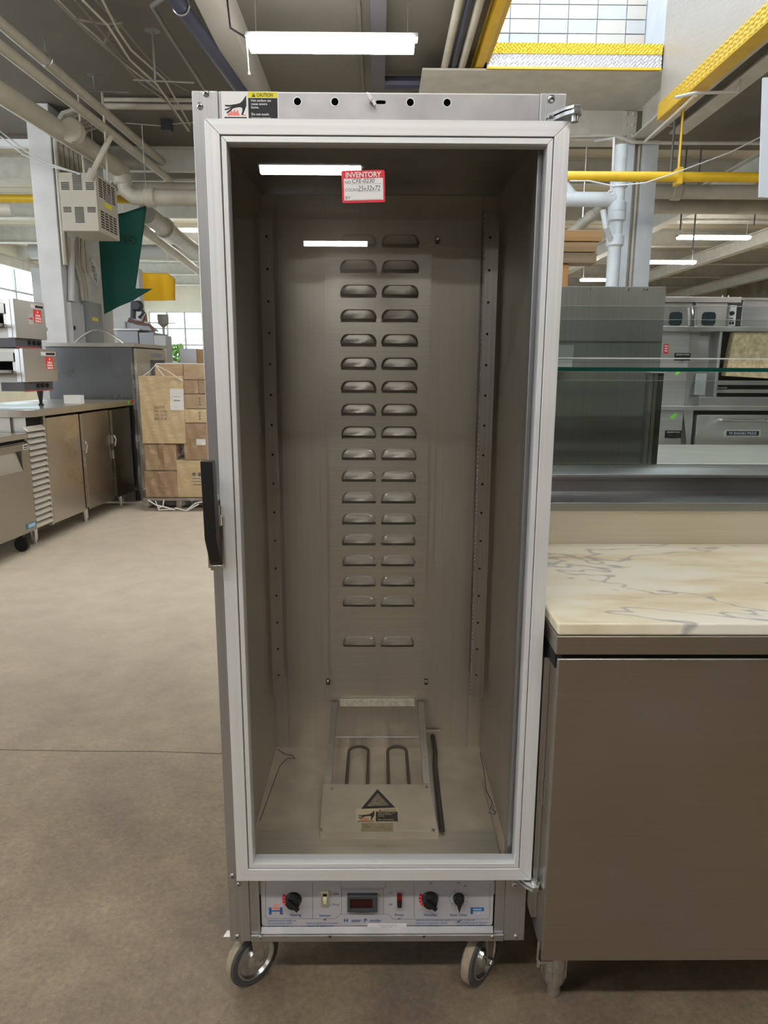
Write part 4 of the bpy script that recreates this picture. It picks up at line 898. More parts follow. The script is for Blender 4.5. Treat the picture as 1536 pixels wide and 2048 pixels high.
# undercounter fridge nearest the camera on the left
tf = rthing('undercounter_fridge', 'low stainless fridge on black casters at the left edge, recessed door grip', 'fridge', -.4, -.45)
m = rm(); m.box(-.75, -.005, -.95, -.058, .16, .82); m.build('body', STEELZ, tf)
m = rm(); m.box(-.80, .03, -1.0, -.045, .845, .885); m.build('worktop', STEELP, tf, bevel=.012)
m = rm(); m.box(-.75, .0, -.95, -.06, .8205, .8445); m.build('dark_gap', DARK, tf)
m = rm(); m.prism([(-.95, .155), (-.055, .155), (-.055, .815), (-.95, .815)], -.004, .028, 'x', holes=[[(-.80, .62), (-.155, .62), (-.155, .765), (-.80, .765)]]); m.build('door', STEELD, tf, bevel=.003)
m = rm(); m.add([(.026, -.80, .62), (.026, -.155, .62), (-.002, -.18, .755), (-.002, -.80, .755), (.020, -.80, .615), (.020, -.155, .615), (-.008, -.18, .755), (-.008, -.80, .755)], [(0,1,2,3),(7,6,5,4),(0,4,5,1),(1,5,6,2),(2,6,7,3),(3,7,4,0)]); m.build('recessed_grip', STEELP, tf)
m = rm(); m.box(.0285, .030, -.135, -.07, .77, .805); m.box(.0301, .0306, -.13, -.075, .79, .80, 1); m.box(.0301, .0306, -.13, -.075, .776, .783, 1); m.build('small_label', [WHITE, INK], tf)
m = rm(); m.box(.0285, .031, -.19, -.065, .185, .225); m.box(.0311, .0315, -.165, -.075, .192, .218, 1); m.build('blue_label', [mat('teal_label', (.08, .22, .30), .4), SKYB], tf)
for lx, ly in ((-.06, -.12), (-.06, -.85), (-.65, -.12)):
    m = rm(); m.lathe((lx, ly-.015, .055), (0, 1, 0), [(0, .05), (0, .055), (.03, .055), (.03, .05)], 16); m.box(lx-.02, lx+.02, ly-.02, ly+.02, .111, .159); m.build('caster', BLACK, tf)

# two stacked conveyor ovens on the counter
def conveyor(xf, y0, y1, z0, z1, lab_, sup, hasleg):
    t = rthing('conveyor_oven', lab_, 'oven', xf-.4, (y0+y1)/2, z0, 'stacked conveyor ovens')
    h = z1-z0
    m = rm(); m.box(xf-.03, xf, y0, y1, z0+.075, z1); m.box(xf-.07, xf-.031, y0, y1, z0+.075, z1-.004); m.build('control_housing', mat('housing_steel', (.68, .67, .66), .34, 1, kind='brushz', amt=.06), t, bevel=.004)
    m = rm(); m.box(xf-.21, xf-.02, y0+.01, y1-.06, z0+.004, z0+.074); m.build('control_base', mat('charcoal_panel', (.09, .09, .10), .5), t)
    m = rm(); m.box(xf-.0195, xf-.017, y0+.01, y1-.06, z0+.0, z0+.010); m.build('red_stripe', mat('dull_red_stripe', (.45, .08, .08), .5), t)
    for k in range(3):
        m = rm(); m.lathe((xf-.0195, y0+.2+.07*k, z0+.045), (1, 0, 0), [(0, .018), (.02, .015), (.021, 0)], 12); m.build('knob', BLACK, t)
    # tunnel body with opening in its near face
    X0 = xf-1.25
    m = rm(); m.box(X0, xf-.071, y0+.03, y1-.02, z0+h*.70, z1-.005); m.build('tunnel_top', STEELD, t, bevel=.003)
    m = rm(); m.box(X0, xf-.071, y0+.03, y1-.02, z0+.004, z0+h*.42); m.build('tunnel_base', STEELD, t, bevel=.003)
    m = rm(); m.box(X0, xf-.071, y0+.30, y1-.021, z0+h*.421, z0+h*.699); m.build('tunnel_inner', DARK, t)
    m = rm(); m.box(xf-.11, xf-.072, y0+.03, y0+.29, z0+h*.421, z0+h*.699); m.build('tunnel_side', STEELP, t)
    m = rm(); m.box(X0, xf-.08, y0-.0, y0+.029, z0+h*.70, z0+h*.90); m.build('hood_flap', STEELD, t, bevel=.002)
    m = rm(); m.box(X0+.1, xf-.12, y0-.16, y0+.28, z0+h*.43, z0+h*.50); m.build('conveyor_bed', mat('belt_mesh', (.72, .72, .72), .4, .8, kind='n', scale=60, amt=.5), t, bevel=.003)
    m = rm(); m.box(xf-.50, xf-.12, y1-.0, y1+.24, z0+h*.43, z0+h*.52); m.build('exit_tray', ZINC, t, bevel=.003)
    m = rm(); m.box(xf+.0005, xf+.003, y0+.40*(y1-y0)+.06, y1-.02, z1-.052, z1-.022); m.box(xf+.0031, xf+.0035, y0+.66*(y1-y0), y1-.03, z1-.047, z1-.027, 1); m.build('name_strip', [WHITE, INK], t)
    yc = y1-.12; m = rm(); m.box(xf+.0005, xf+.003, yc-.055, yc+.055, z1-.165, z1-.062)
    m.lathe((xf+.0031, yc, z1-.08), (1, 0, 0), [(0, .010), (.0004, .010)], 8, 1)
    for k, (ww, hh_) in enumerate(((.035, .008), (.045, .007), (.045, .007))): m.box(xf+.0031, xf+.0035, yc-ww, yc+ww, z1-.108-.022*k-hh_, z1-.108-.022*k+hh_, 1)
    m.build('red_notice', [mat('soft_red_notice', (.85, .05, .06), .5), mat('pink_white_print', (.95, .72, .70), .5)], t)
    if sup: m = rm(); m.box(xf+.0005, xf+.002, y0+.19, y0+.26, z1-.185, z1-.10); m.box(xf+.0021, xf+.0024, y0+.20, y0+.25, z1-.145, z1-.13, 1); m.build('grey_notice', [mat('grey_notice', (.55, .52, .52), .6), REDP], t)
    if hasleg:
        for lx, ly, mt in ((xf-.06, y0+.30, BLACK), (xf-.30, y0+.06, ZINC), (xf-.78, y0+.06, ZINC), (xf-1.15, y0+.3, ZINC)):
            m = rm(); m.tube([(lx, ly, CT+.001), (lx, ly, CT+.008), (lx, ly, CT+.02), (lx, ly, z0+.004)], [.022, .022, .012, .026], 10); m.build('leg', mt, t)
conveyor(-.20, .37, .87, 1.17, 1.508, 'lower conveyor oven on black legs standing on the left counter', 0, True)
conveyor(-.25, .39, .84, 1.512, 1.885, 'upper conveyor oven stacked on the other, grey notice beside red one', 1, False)
# items beneath the ovens
m = rm(); m.box(-.20, -.05+.0, .93, 1.0, CT+.001, CT+.075); tag(m.build('white_box', WHITE, bevel=.002), 'small white box on the counter behind the black oven leg', 'box')

# tall stainless cabinet beyond the counter
fr = rthing('reach_in_fridge', 'tall dark stainless fridge beyond the end of the left counter', 'fridge', -.42, 2.4)
m = rm(); m.box(-.86, .02, 1.90, 2.76, .12, 1.56); m.build('body', mat('grey_side_steel', (.22, .225, .24), .30, .9, kind='brushz', amt=.08), fr, bevel=.006)
m = rm(); m.box(-.87, .055, 1.89, 2.78, 1.5615, 1.60); m.build('top_cap', STEELP, fr, bevel=.003)
m = rm(); m.box(.022, .05, 1.93, 2.74, .14, 1.55); d = m.build('door', STEELP, fr, bevel=.004)
m = rm(); m.box(.0505, .062, 2.30, 2.66, 1.02, 1.44); m.box(.0625, .064, 2.38, 2.52, 1.30, 1.40, 1); m.build('dark_display', [mat('slate_display', (.05, .07, .09), .3), PINK], fr)
m = rm(); m.box(.0505, .056, 2.28, 2.60, 1.47, 1.51); m.build('badge', mat('badge_grey', (.25, .25, .27), .4), fr)
for ly in (2.0, 2.65):
    for lx in (-.75, -.05): m = rm(); m.tube([(lx, ly, 0), (lx, ly, .12)], .03, 10); m.build('leg', BLACK, fr)
pts = [RM @ Vector((-.66+.52*(k/12), 2.10, 1.601+.13*sin(pi*k/12))) for k in range(13)]
m = MB(); m.tube(pts, .012, 8); tag(m.build('bent_hoop', ZINC), 'bent metal hoop lying on top of the tall fridge', 'pipe')
# clutter on and behind the fridge
def atbox(name, label, cat, px0, py0, px1, py1, Y, depth, mt, parts=None, group=None, bevel=.003, zmin=None):
    a, b = at(px0, py1, Y=Y), at(px1, py0, Y=Y)
    m = MB(); m.box(a.x, b.x, Y, Y+depth, a.z if zmin is None else zmin, b.z); o = m.build(name, mt, bevel=bevel); return tag(o, label, cat, group)
gm = mat('grey_equipment', (.30, .31, .33), .4, .7)
eq = thing('steel_machine', 'grey steel machine with a vertical seam behind the tall fridge', 'machine', (at(262, 690, Y=7.6).x, 7.9, 0))
a, b = at(235, 692, Y=7.6), at(307, 661, Y=7.6); sx_ = at(277, 670, Y=7.6).x
m = MB(); m.box(a.x, sx_-.004, 7.6, 8.2, .0, b.z); m.box(sx_+.004, b.x, 7.6, 8.2, .0, b.z-.02); m.build('housing', gm, eq, bevel=.01)
m = MB(); m.box(a.x-.03, sx_+.02, 7.58, 8.22, b.z+.0005, b.z+.02); m.build('lid', STEELZ, eq)
atbox('control_box', 'pale grey box right of the steel machine behind the fridge', 'box', 309, 671, 331, 700, 7.3, .25, mat('pale_grey_box', (.48, .48, .50), .5), zmin=0)
# brown lever tool pile
rr_ = thing('lever_machine', 'dark machine head with brown folded levers above the steel machine', 'machine', (at(285, 655, Y=7.8).x, 7.8, b.z+.02))
BRN = mat('rust_brown', (.16, .09, .08), .6)
def ap(px, py, Y): return tuple(at(px, py, Y=Y))
m = MB(); m.prism([(at(*q, Y=7.75).x, at(*q, Y=7.75).z) for q in ((262, 660), (262, 636), (285, 642), (310, 662))], 7.7, 7.95, 'y'); m.build('hopper', gm, rr_)
for q in (((256, 642), (285, 645), (292, 628), (292, 643)), ((258, 637), (272, 646), (300, 650), (308, 662))):
    m = MB(); m.tube([ap(x, y, 7.68) for x, y in q], .018, 6); m.build('lever', BRN, rr_)
for px in (252, 259):
    m = MB(); m.tube([ap(px, 662, 7.8), ap(px, 643, 7.8)], .018, 6); m.build('upright', gm, rr_)
m = MB(); m.tube([ap(266, 640, 7.9), ap(267, 602, 7.9)], .035, 8); m.lathe(ap(276, 612, 7.9), (0, -1, 0), [(0, .07), (.1, .05)], 12); m.tube([ap(270, 606, 7.88), ap(288, 625, 7.88), ap(278, 636, 7.88)], .02, 6); m.build('dark_head', mat('charcoal_metal', (.05, .055, .07), .5), rr_)
# post with drum and cross bars
ph = thing('post_scale', 'grey drum on a thin post with cross bars in front of far windows', 'scale', (at(328, 700, Y=9).x, 9, 0))
p0, p1 = at(327, 655, Y=9), at(327, 629, Y=9)
m = MB(); m.tube([(p0.x, 9, 0), (p0.x, 9, p0.z)], .018, 8); m.build('post', FRAMEM, ph)
m = MB(); m.lathe((p0.x, 9, p0.z), (0, 0, 1), [(0, .02), (.03, .05), (.05, .075), (p1.z-p0.z, .078), (p1.z-p0.z+.005, .0)], 16); m.build('drum', mat('grey_drum', (.35, .35, .33), .5), ph)
m = MB(); m.tube([ap(296, 645, 9.1), ap(352, 647, 9.1)], .008, 6); m.build('cross_bar', FRAMEM, ph)

# pallet of cartons ----------------------------------------------------
CB = [mat('pale_kraft_card', (.66, .50, .27), .75, kind='n', scale=3, amt=.06), mat('kraft_card', (.46, .31, .17), .75, kind='n', scale=3, amt=.08), mat('brown_card', (.40, .25, .13), .75, kind='n', scale=3, amt=.08)]
TAPE = mat('brown_packing_tape', (.34, .21, .09), .25)
PYB = 5.47
def carton(px0, py0, px1, py1, k, lab_, dep=.55, Y=PYB, marks=None, x1=None):
    a, b = at(px0, py1, Y=Y), at(px1, py0, Y=Y); X1 = b.x if x1 is None else x1
    t = thing('carton', lab_, 'box', ((a.x+X1)/2, Y+dep/2, a.z), 0, 'cartons on the pallet')
    m = MB(); m.box(a.x+.003, X1-.003, Y, Y+dep, a.z+.002, b.z-.002); m.build('box_body', CB[k], t, bevel=.006)
    cxx = (a.x+X1)/2
    if marks:
        for nm, f in marks: f(t, a.x, X1, a.z, b.z, Y)
    return t
def m_tape(t, x0, x1, z0, z1, Y):
    c = (x0+x1)/2; m = MB(); m.box(c-.03, c+.03, Y-.0012, Y-.0004, z0+.01, z1-.01); m.build('packing_tape', TAPE, t)
def m_print(t, x0, x1, z0, z1, Y):
    m = MB()
    for i, s in enumerate(('QUANTITY:', 'N.W.: 12.0 KG', 'G.W.: 13.5 KG', 'MEAS: 60 CM')): m.text(s, (x0+.31*(x1-x0), Y-.0012, z0+(z1-z0)*.52-.035*i), RX, UZ, .034, 0, 'LEFT', .01, 0, .6)
    m.build('printing', mat('faded_brown_print', (.14, .09, .05), .7), t)
def m_icons(t, x0, x1, z0, z1, Y):
    m = MB()
    for i in range(3): m.prism(circ(x0+.17+.055*i, z0+(z1-z0)*.62, .020, 10), Y-.0012, Y-.0004, 'y')
    for i in range(3): m.box(x0+.155, x0+.31, Y-.0012, Y-.0004, z0+(z1-z0)*(.50-.08*i), z0+(z1-z0)*(.50-.08*i)+.008)
    m.build('printing', mat('grey_brown_print', (.12, .11, .10), .7), t)
def m_dots(t, x0, x1, z0, z1, Y):
    m = MB()
    for i in range(3): m.prism(circ(x0+.155, z0+(z1-z0)*(.30+.2*i), .009, 8), Y-.0012, Y-.0004, 'y')
    m.build('printing', mat('grey_brown_print', (.12, .11, .10), .7), t)
def m_white(t, x0, x1, z0, z1, Y):
    a, b = at(393, 890, Y=Y), at(411, 878, Y=Y); m = MB(); m.box(a.x, b.x, Y-.0015, Y-.0004, a.z, b.z); m.build('white_label', WHITE, t)
    a, b = at(378, 891, Y=Y), at(392, 876, Y=Y); m = MB(); m.box(a.x, b.x, Y-.0012, Y-.0004, a.z, b.z); m.build('packing_tape', TAPE, t)
def m_sheet(t, x0, x1, z0, z1, Y):
    a, b = at(341, 820, Y=Y), at(366, 777, Y=Y); m = MB(); m.M = Matrix.Translation((a.x, Y, a.z)) @ Matrix.Rotation(radians(1.5), 4, 'Y'); w, h = b.x-a.x, b.z-a.z
    m.box(0, w, -.004, -.002, 0, h); m.tube([(w*(.3+.05*k), -.0045, h*(.45+.03*((-1)**k))) for k in range(9)], .003, 4, 1); m.box(w*.25, w*.75, -.0045, -.0041, h*.62, h*.635, 1); m.build('paper_sheet', [WHITE, INK], t, smooth=0)
XR = at(430, 800, Y=PYB).x; zt = at(300, 996, Y=PYB).z
carton(291, 942, 354.5, 995, 2, 'brown carton at the bottom left corner of the wrapped pallet', marks=[('t', m_tape)], dep=.58)
carton(291, 888.5, 352, 941, 1, 'taped carton under the big pale carton on the pallet', marks=[('t', m_tape)], dep=.58)
carton(355.5, 920.5, 420, 995, 0, 'carton with three round symbols at the bottom right of the pallet', marks=[('i', m_icons)], dep=.58, x1=XR)
carton(284.5, 752, 365.5, 887.5, 0, 'big pale upright carton with a white paper sheet on the pallet', marks=[('p', m_print), ('s', m_sheet)], dep=.6, Y=PYB-.02)
carton(368.5, 846.5, 420, 920, 2, 'tall brown carton with small white label on the right of the pallet', marks=[('w', m_white)], x1=XR)
carton(367.5, 818, 420, 846, 0, 'flat carton with three dots, lower of the flat pair on the pallet', marks=[('d', m_dots)], x1=XR)
carton(367.5, 788.5, 420, 817.5, 1, 'flat carton with three dots, upper of the flat pair on the pallet', marks=[('d', m_dots)], x1=XR)
carton(367, 760, 396.5, 788, 2, 'small brown carton left in the second row from the top of the pallet')
carton(397, 760, 420, 788, 2, 'small brown carton right in the second row from the top of the pallet', x1=XR)
carton(367, 727, 420, 759.5, 1, 'carton at the top right of the wrapped pallet', x1=XR)
carton(310, 727, 366, 752.8, 1, 'carton behind and above the big pale upright one', dep=.45, Y=PYB+.10)
m = MB(); a, b = at(312, 752, Y=PYB+.12), at(366, 752, Y=PYB+.12); m.box(a.x, XR-.05, PYB+.60, PYB+.9, zt+.002, a.z-.05)
tag(m.build('carton', CB[1]), 'brown carton filling the back of the pallet load', 'box', 'cartons on the pallet')
# wooden pallet
PW = mat('weathered_pallet_wood', (.30, .26, .21), .8, kind='brushx', scale=.3, amt=.3)
xl = at(288, 1000, Y=PYB).x
pl = thing('wooden_pallet', 'weathered wooden pallet wrapped in film under the cartons', 'pallet', ((xl+XR)/2, PYB+.5, 0))
zt = at(300, 996, Y=PYB).z
for k in range(6):
    m = MB(); m.box(xl, XR, PYB-.03+.19*k, PYB+.09+.19*k, zt-.022, zt); m.build('deck_board', PW, pl, bevel=.002)
for xx in (xl, (xl+XR)/2-.05, XR-.1):
    m = MB(); m.box(xx, xx+.05, PYB-.02, PYB+1.0, .022, zt-.0225); m.build('stringer', PW, pl, bevel=.002)
for k in range(3):
    m = MB(); m.box(xl, XR, PYB-.03+.45*k, PYB+.07+.45*k, 0, .0215); m.build('base_board', PW, pl, bevel=.002)
# stretch film: wrinkled thin sheet around the load
def film_mat():
    m = bpy.data.materials.new('stretch_film'); m.use_nodes = True; nt = m.node_tree; N = nt.nodes; L = nt.links
    for n in list(N): N.remove(n)
    o = N.new('ShaderNodeOutputMaterial'); mix = N.new('ShaderNodeMixShader'); t = N.new('ShaderNodeBsdfTransparent'); g = N.new('ShaderNodeBsdfGlossy'); g.inputs['Roughness'].default_value = .22
    L.new(t.outputs[0], mix.inputs[1]); L.new(g.outputs[0], mix.inputs[2])
    nz = N.new('ShaderNodeTexNoise'); nz.inputs['Scale'].default_value = 9; nz.inputs['Detail'].default_value = 4; nz.inputs['Distortion'].default_value = 1.2; tc = N.new('ShaderNodeTexCoord'); mp = N.new('ShaderNodeMapping'); mp.inputs['Scale'].default_value = (1, 1, 2.5); L.new(tc.outputs['Object'], mp.inputs[0]); L.new(mp.outputs[0], nz.inputs[0])
    bp = N.new('ShaderNodeBump'); bp.inputs['Strength'].default_value = .9; bp.inputs['Distance'].default_value = .03; L.new(nz.outputs[0], bp.inputs['Height']); L.new(bp.outputs[0], g.inputs['Normal']); L.new(schlick(nt, .05, bp.outputs[0]), mix.inputs[0])
    L.new(mix.outputs[0], o.inputs[0]); return m
m = MB(); nx, nz_ = 26, 40; zt2 = at(367, 727, Y=PYB).z
vs = []; fs = []
for s_ in (0, 1):
    for j in range(nz_+1):
        for i in range(nx+1):
            x = xl-.02+(XR-xl)*i/nx; z = .06+(zt2-.06)*j/nz_
            y = PYB-.06+.012*sin(i*1.7+j*.6)+.010*sin(j*1.3-i*.5)+.0015*s_
            vs.append((x, y, z))
k = (nx+1)*(nz_+1)
for j in range(nz_):
    for i in range(nx):
        a = j*(nx+1)+i; fs.append((a, a+1, a+nx+2, a+nx+1)); a += k; fs.append((a+nx+1, a+nx+2, a+1, a))
m.add(vs, fs); tag(m.build('stretch_film', film_mat(), smooth=180), 'clear wrinkled stretch film over the front of the pallet load', 'film')
TORN = mat('whitish_film', (.75, .75, .74), .3)
tf_ = thing('film_strands', 'torn whitish strands of film hanging around the pallet base', 'film', (xl+.3, PYB-.07, 0))
for q in (((296, 1000), (312, 1010), (330, 1014), (350, 1020)), ((328, 1000), (326, 1012), (316, 1016)), ((350, 1016), (372, 1021), (392, 1006), (408, 1003)), ((311, 1002), (318, 1020), (350, 1018)), ((372, 1022), (398, 1008))):
    m = MB(); m.tube([ap(x, y, PYB-.07) for x, y in q], .007, 5); m.build('strand', TORN, tf_)
ts = thing('film_folds', 'pale folds of film twisted over the top corner of the pallet', 'film', (xl+.2, PYB-.07, 1.3))
for q in (((311, 729), (322, 745), (328, 752)), ((313, 731), (335, 742), (366, 762)), ((311, 730), (300, 742), (286, 752)), ((312, 727), (366, 727), (408, 728))):
    m = MB(); m.tube([ap(x, y, PYB-.075) for x, y in q], .004, 5); m.build('fold', TORN, ts)
# grey board box beyond the pallet
gb = thing('board_stack', 'grey board leaning beside brown sheet beyond the pallet', 'board', (at(380, 727, Y=7.4).x, 7.5, 0))
a, b = at(361, 735, Y=7.4), at(392, 697, Y=7.4); m = MB(); m.box(a.x, b.x, 7.4, 7.5, .0, b.z); m.build('grey_board_panel', mat('lilac_grey_board', (.50, .50, .54), .6), gb)
a, b = at(392.5, 735, Y=7.42), at(420, 698, Y=7.42); m = MB(); m.box(a.x, b.x, 7.42, 7.5, .0, b.z); m.build('brown_sheet', CB[2], gb)
# small plant far away
pp_ = thing('potted_plant', 'leafy green plant in front of the far window', 'plant', (at(352, 720, Y=14).x, 14, 0))
m = MB(); p = at(352, 722, Y=14); m.tube([(p.x, 14, 0), (p.x, 14, p.z)], .1, 10); m.build('plant_stand', WPAINT, pp_)
m = MB(); random.seed(3)
for k in range(90):
    c = at(random.uniform(342, 368), random.uniform(690, 724), Y=14+random.uniform(-.15, .15)); a = random.uniform(0, 6.3); l = .06
    u = Vector((cos(a), .3*sin(a*2), sin(a)))*l; v = Vector((-sin(a), .5, cos(a)))*l*.45
    m.add([c-u, c+v, c+u, c-v], [(0, 1, 2, 3)])
o = m.build('foliage', mat('leaf_green', (.18, .42, .10), .6), pp_, smooth=0); o['kind'] = 'stuff'
m = MB(); m.tube([(p.x, 14, p.z), (p.x+.05, 14, p.z+.3)], .01, 5); m.build('stem', BRN, pp_)

# ================================================================== LEFT PIER FITTINGS
# beige vented unit heater
HY = 6.65
hA, hB = at(126, 462, Y=HY), at(190, 345, Y=HY)
hx0, hx1, hz0, hz1 = hA.x, hB.x, hA.z, hB.z; hd = .62
uh = thing('unit_heater', 'beige metal box with black vents hung beside the white pier', 'heater', ((hx0+hx1)/2, HY+hd/2, hz0))
BEI = mat('beige_enamel', (.52, .49, .41), .45)
m = MB(); m.box(hx0, hx1, HY, HY+hd, hz0, hz1); m.build('housing', BEI, uh, bevel=.008)
VENTB = mat('vent_black', (.03, .03, .03), .7)
def vents(u0, u1, z0, z1, n, face, cols=1):
    m = MB()
    for c in range(cols):
        a = u0+(u1-u0)*c/cols; b = a+(u1-u0)/cols*(.75 if cols > 1 else 1)
        for i in range(n):
            zc = z0+(z1-z0)*(i+.5)/n; h = (z1-z0)/n*.30
            if face == 'f': m.box(a, b, HY-.002, HY+.0, zc-h, zc+h)
            else: m.box(hx1, hx1+.002, a, b, zc-h, zc+h)
    m.build('vent_slots', VENTB, uh, smooth=0)
w_ = hx1-hx0; H_ = hz1-hz0
vents(hx0+w_*.37, hx0+w_*.62, hz0+H_*.70, hz0+H_*.99, 11, 'f'); vents(hx0+w_*.05, hx0+w_*.27, hz0+H_*.70, hz0+H_*.84, 5, 'f'); vents(hx0+w_*.72, hx0+w_*.95, hz0+H_*.70, hz0+H_*.84, 5, 'f')
vents(hx0+w_*.37, hx0+w_*.62, hz0+H_*.14, hz0+H_*.42, 11, 'f'); vents(hx0+w_*.06, hx0+w_*.28, hz0+H_*.32, hz0+H_*.42, 4, 'f'); vents(hx0+w_*.72, hx0+w_*.95, hz0+H_*.32, hz0+H_*.42, 4, 'f')
vents(HY+.08, HY+hd-.05, hz0+H_*.62, hz0+H_*.95, 8, 's', 4); vents(HY+.08, HY+hd-.05, hz0+H_*.08, hz0+H_*.40, 7, 's', 4)
m = MB(); m.box(hx1, hx1+.003, HY+.22, HY+.42, hz0+H_*.50, hz0+H_*.58); m.build('yellow_decal', YEL, uh)
m = MB(); m.box(hx1, hx1+.003, HY+.24, HY+.40, hz0+H_*.60, hz0+H_*.76); m.build('rating_plate', GREYL, uh)
m = MB(); m.tube([ap(181, 352, HY-.03), ap(222, 272, HY+.0)], .028, 10); m.tube([ap(178, 358, HY-.03), ap(187, 340, HY-.03)], .045, 10); m.build('hanger_arm', PIPE, uh)
for xx in (hx0+.06, hx1-.06):
    m = MB(); m.tube([(xx, HY+hd-.08, hz1), (xx, HY+hd-.08, CEIL-.001)], .012, 6); m.build('hanger_rod', PIPE, uh)
# conduits on the side face of the pier
for i, px in enumerate((112, 121, 131, 140, 149, 158)):
    x = PX+.035; yy = at(px, 300, X=x).y; zt_ = at(px, 225+6*i, X=x).z
    m = MB(); m.tube([(x, yy, 2.55), (x, yy, zt_-.35), (x+.02, yy+.01, zt_-.15), (x+.10, yy+.03, zt_-.03), (x+.26, yy+.06, zt_+.03)], .030, 8)
    tag(m.build('conduit', PIPE), 'painted conduit curving up the side of the white pier, %s from its front corner' % ordn[i].replace('nearest', 'first'), 'conduit', 'conduits on the pier')
xp = PX+.05
def apx(px, py): p = at(px, py, X=xp); return tuple(p)
m = MB(); m.tube([apx(143, 603), apx(142, 482), apx(140, 470), apx(139, 448)], [.04, .04, .075, .075], 10); tag(m.build('conduit_box', WPAINT), 'thick white conduit with a box head below the beige heater', 'conduit')
for i, (xa, xb) in enumerate(((150, 166), (156, 172), (163, 178))):
    m = MB(); m.tube([apx(xa, 470), apx(xa+1, 530), apx(xb-4, 565), apx(xb, 601)], .024, 8); tag(m.build('conduit', PIPE), 'thin bent conduit dropping to the grey electric panel, %s from the left' % ordn[i].replace('nearest', 'first'), 'conduit', 'conduits above the electric panel')
def pbox(m, px0, py0, px1, py1, t, mi=0, off=0, ref=None):
    a, b = at(px0, ref or py0, X=PX), at(px1, ref or py0, X=PX); z0, z1 = at(px0, py1, X=PX).z, at(px0, py0, X=PX).z
    m.box(PX+off+.001, PX+off+t, a.y, b.y, z0, z1, mi)
a = at(172, 650, X=PX); ep = thing('electric_panel', 'tall grey electric panel with a yellow sticker on the pier', 'panel', (PX, a.y, a.z))
m = MB(); pbox(m, 161, 602, 187, 712, .10); m.build('cover', mat('panel_grey', (.28, .29, .30), .5), ep, bevel=.004)
m = MB(); pbox(m, 168, 634, 180, 641, .104, 0, .0); m.build('yellow_sticker', YEL, ep)
m = MB(); pbox(m, 133, 604, 158, 745, .05); c = at(149, 656, X=PX+.05); m.lathe((PX+.05, c.y, c.z), (1, 0, 0), [(0, .03), (.002, .03)], 12, 1); tag(m.build('access_panel', [WPAINT, DARK]), 'white access panel with one round black hole', 'panel')
# diamond sign lies flat against the pier side
dp = [at(x, y, X=PX+.01) for x, y in ((184, 514), (202, 545), (194, 573), (173, 541))]
m = MB(); m.prism([(p.y, p.z) for p in dp], PX+.001, PX+.012, 'x'); c = at(187, 545, X=PX+.013); dn = (Vector(dp[1])-Vector(dp[0])).normalized()
for i, s_ in enumerate(('GAS', 'SHUT', 'OFF')): m.text(s_, Vector((PX+.0135, c.y+.02*i, c.z+.05-.075*i)), Vector((0, .8, -.45)), Vector((0, .3, 1)), .075, 1, 'CENTER', .02)
tag(m.build('diamond_sign', [mat('sign_white', (.75, .76, .78), .5), mat('sign_ink', (.08, .09, .11), .6)]), 'small white diamond sign with dark lettering on the pier', 'sign')

C1Y = at(238, 338, Z=3.70).y
# banners
def banner(name, label, pts, Y, mt, amp, txt=None, tie=None):
    P = [at(x, y, Y=Y) for x, y in pts]; t = thing(name, label, 'banner', (sum(p.x for p in P)/len(P), Y, min(p.z for p in P)))
    loop = [Vector((p.x, p.z, 0)) for p in P]; 
    # subdivide the outline so folds show
    import bmesh
    bm = bmesh.new(); vs = [bm.verts.new((p.x, Y, p.z)) for p in P]; tris = tessellate_polygon([loop])
    for tr_ in tris: bm.faces.new([vs[i] for i in tr_])
    for _ in range(4): bmesh.ops.subdivide_edges(bm, edges=bm.edges[:], cuts=1, use_grid_fill=True)
    bmesh.ops.triangulate(bm, faces=bm.faces[:])
    x0 = min(p.x for p in P)
    for v in bm.verts: v.co.y += amp*sin((v.co.x-x0)*9+v.co.z*1.2)+amp*.4*sin((v.co.x-x0)*23)
    g = bmesh.ops.solidify(bm, geom=bm.faces[:], thickness=.004)
    me = bpy.data.meshes.new(name); bm.to_mesh(me); bm.free(); me.transform(wmat(t).inverted()); me.materials.append(mt); me.shade_smooth()
    o = bpy.data.objects.new('cloth', me); COL.objects.link(o); o.parent = t
    for p in ((P[0], P[1]) if tie else ()):
        m = MB(); m.tube([(p.x, Y, p.z-.02), (p.x, Y, tie)], .006, 5); m.build('tie_cord', WPAINT, t)
    if txt:
        m = MB()
        for s, (px, py), sz in txt: p = at(px, py, Y=Y-amp*1.4-.006); m.text(s, (p.x, Y-amp*1.4-.006, p.z), RX, UZ, sz, 0, 'LEFT', .02)
        m.build('lettering', mat(name+'_ink', [c*.55 for c in mt.node_tree.nodes['Principled BSDF'].inputs[0].default_value[:3]], .7), t, smooth=0)
    return t
GRN = mat('deep_green_cloth', (.0, .065, .048), .8); YLC = mat('amber_cloth', (.95, .52, .01), .8)
YB = C1Y+.22
banner('green_banner', 'dark green zigzag-edged cloth banner hanging under the big pipe', [(196, 440), (293, 411), (271, 577), (304, 577), (265, 602), (208, 628), (202, 540)], YB, GRN, .02, [('HS', (242, 486), .14)], tie=CEIL-.03)
banner('yellow_banner', 'amber yellow cloth banner hanging behind the green one', [(255, 545), (337, 547), (351, 558), (351, 601), (262, 602)], 12.0, YLC, .02, None, tie=CEIL-.001)
rr2 = thing('hanging_board', 'pale blue-white board hanging at the right edge of the picture', 'board', (at(1560, 300, Y=2.9).x, 2.9, 2))
P = [at(x, y, Y=2.9) for x, y in ((1527, 155), (1640, 150), (1640, 400), (1519, 394))]
m = MB(); m.prism([(p.x, p.z) for p in P], 2.9, 2.915, 'y'); m.build('board', mat('pale_blue_board', (.62, .70, .78), .6), rr2)
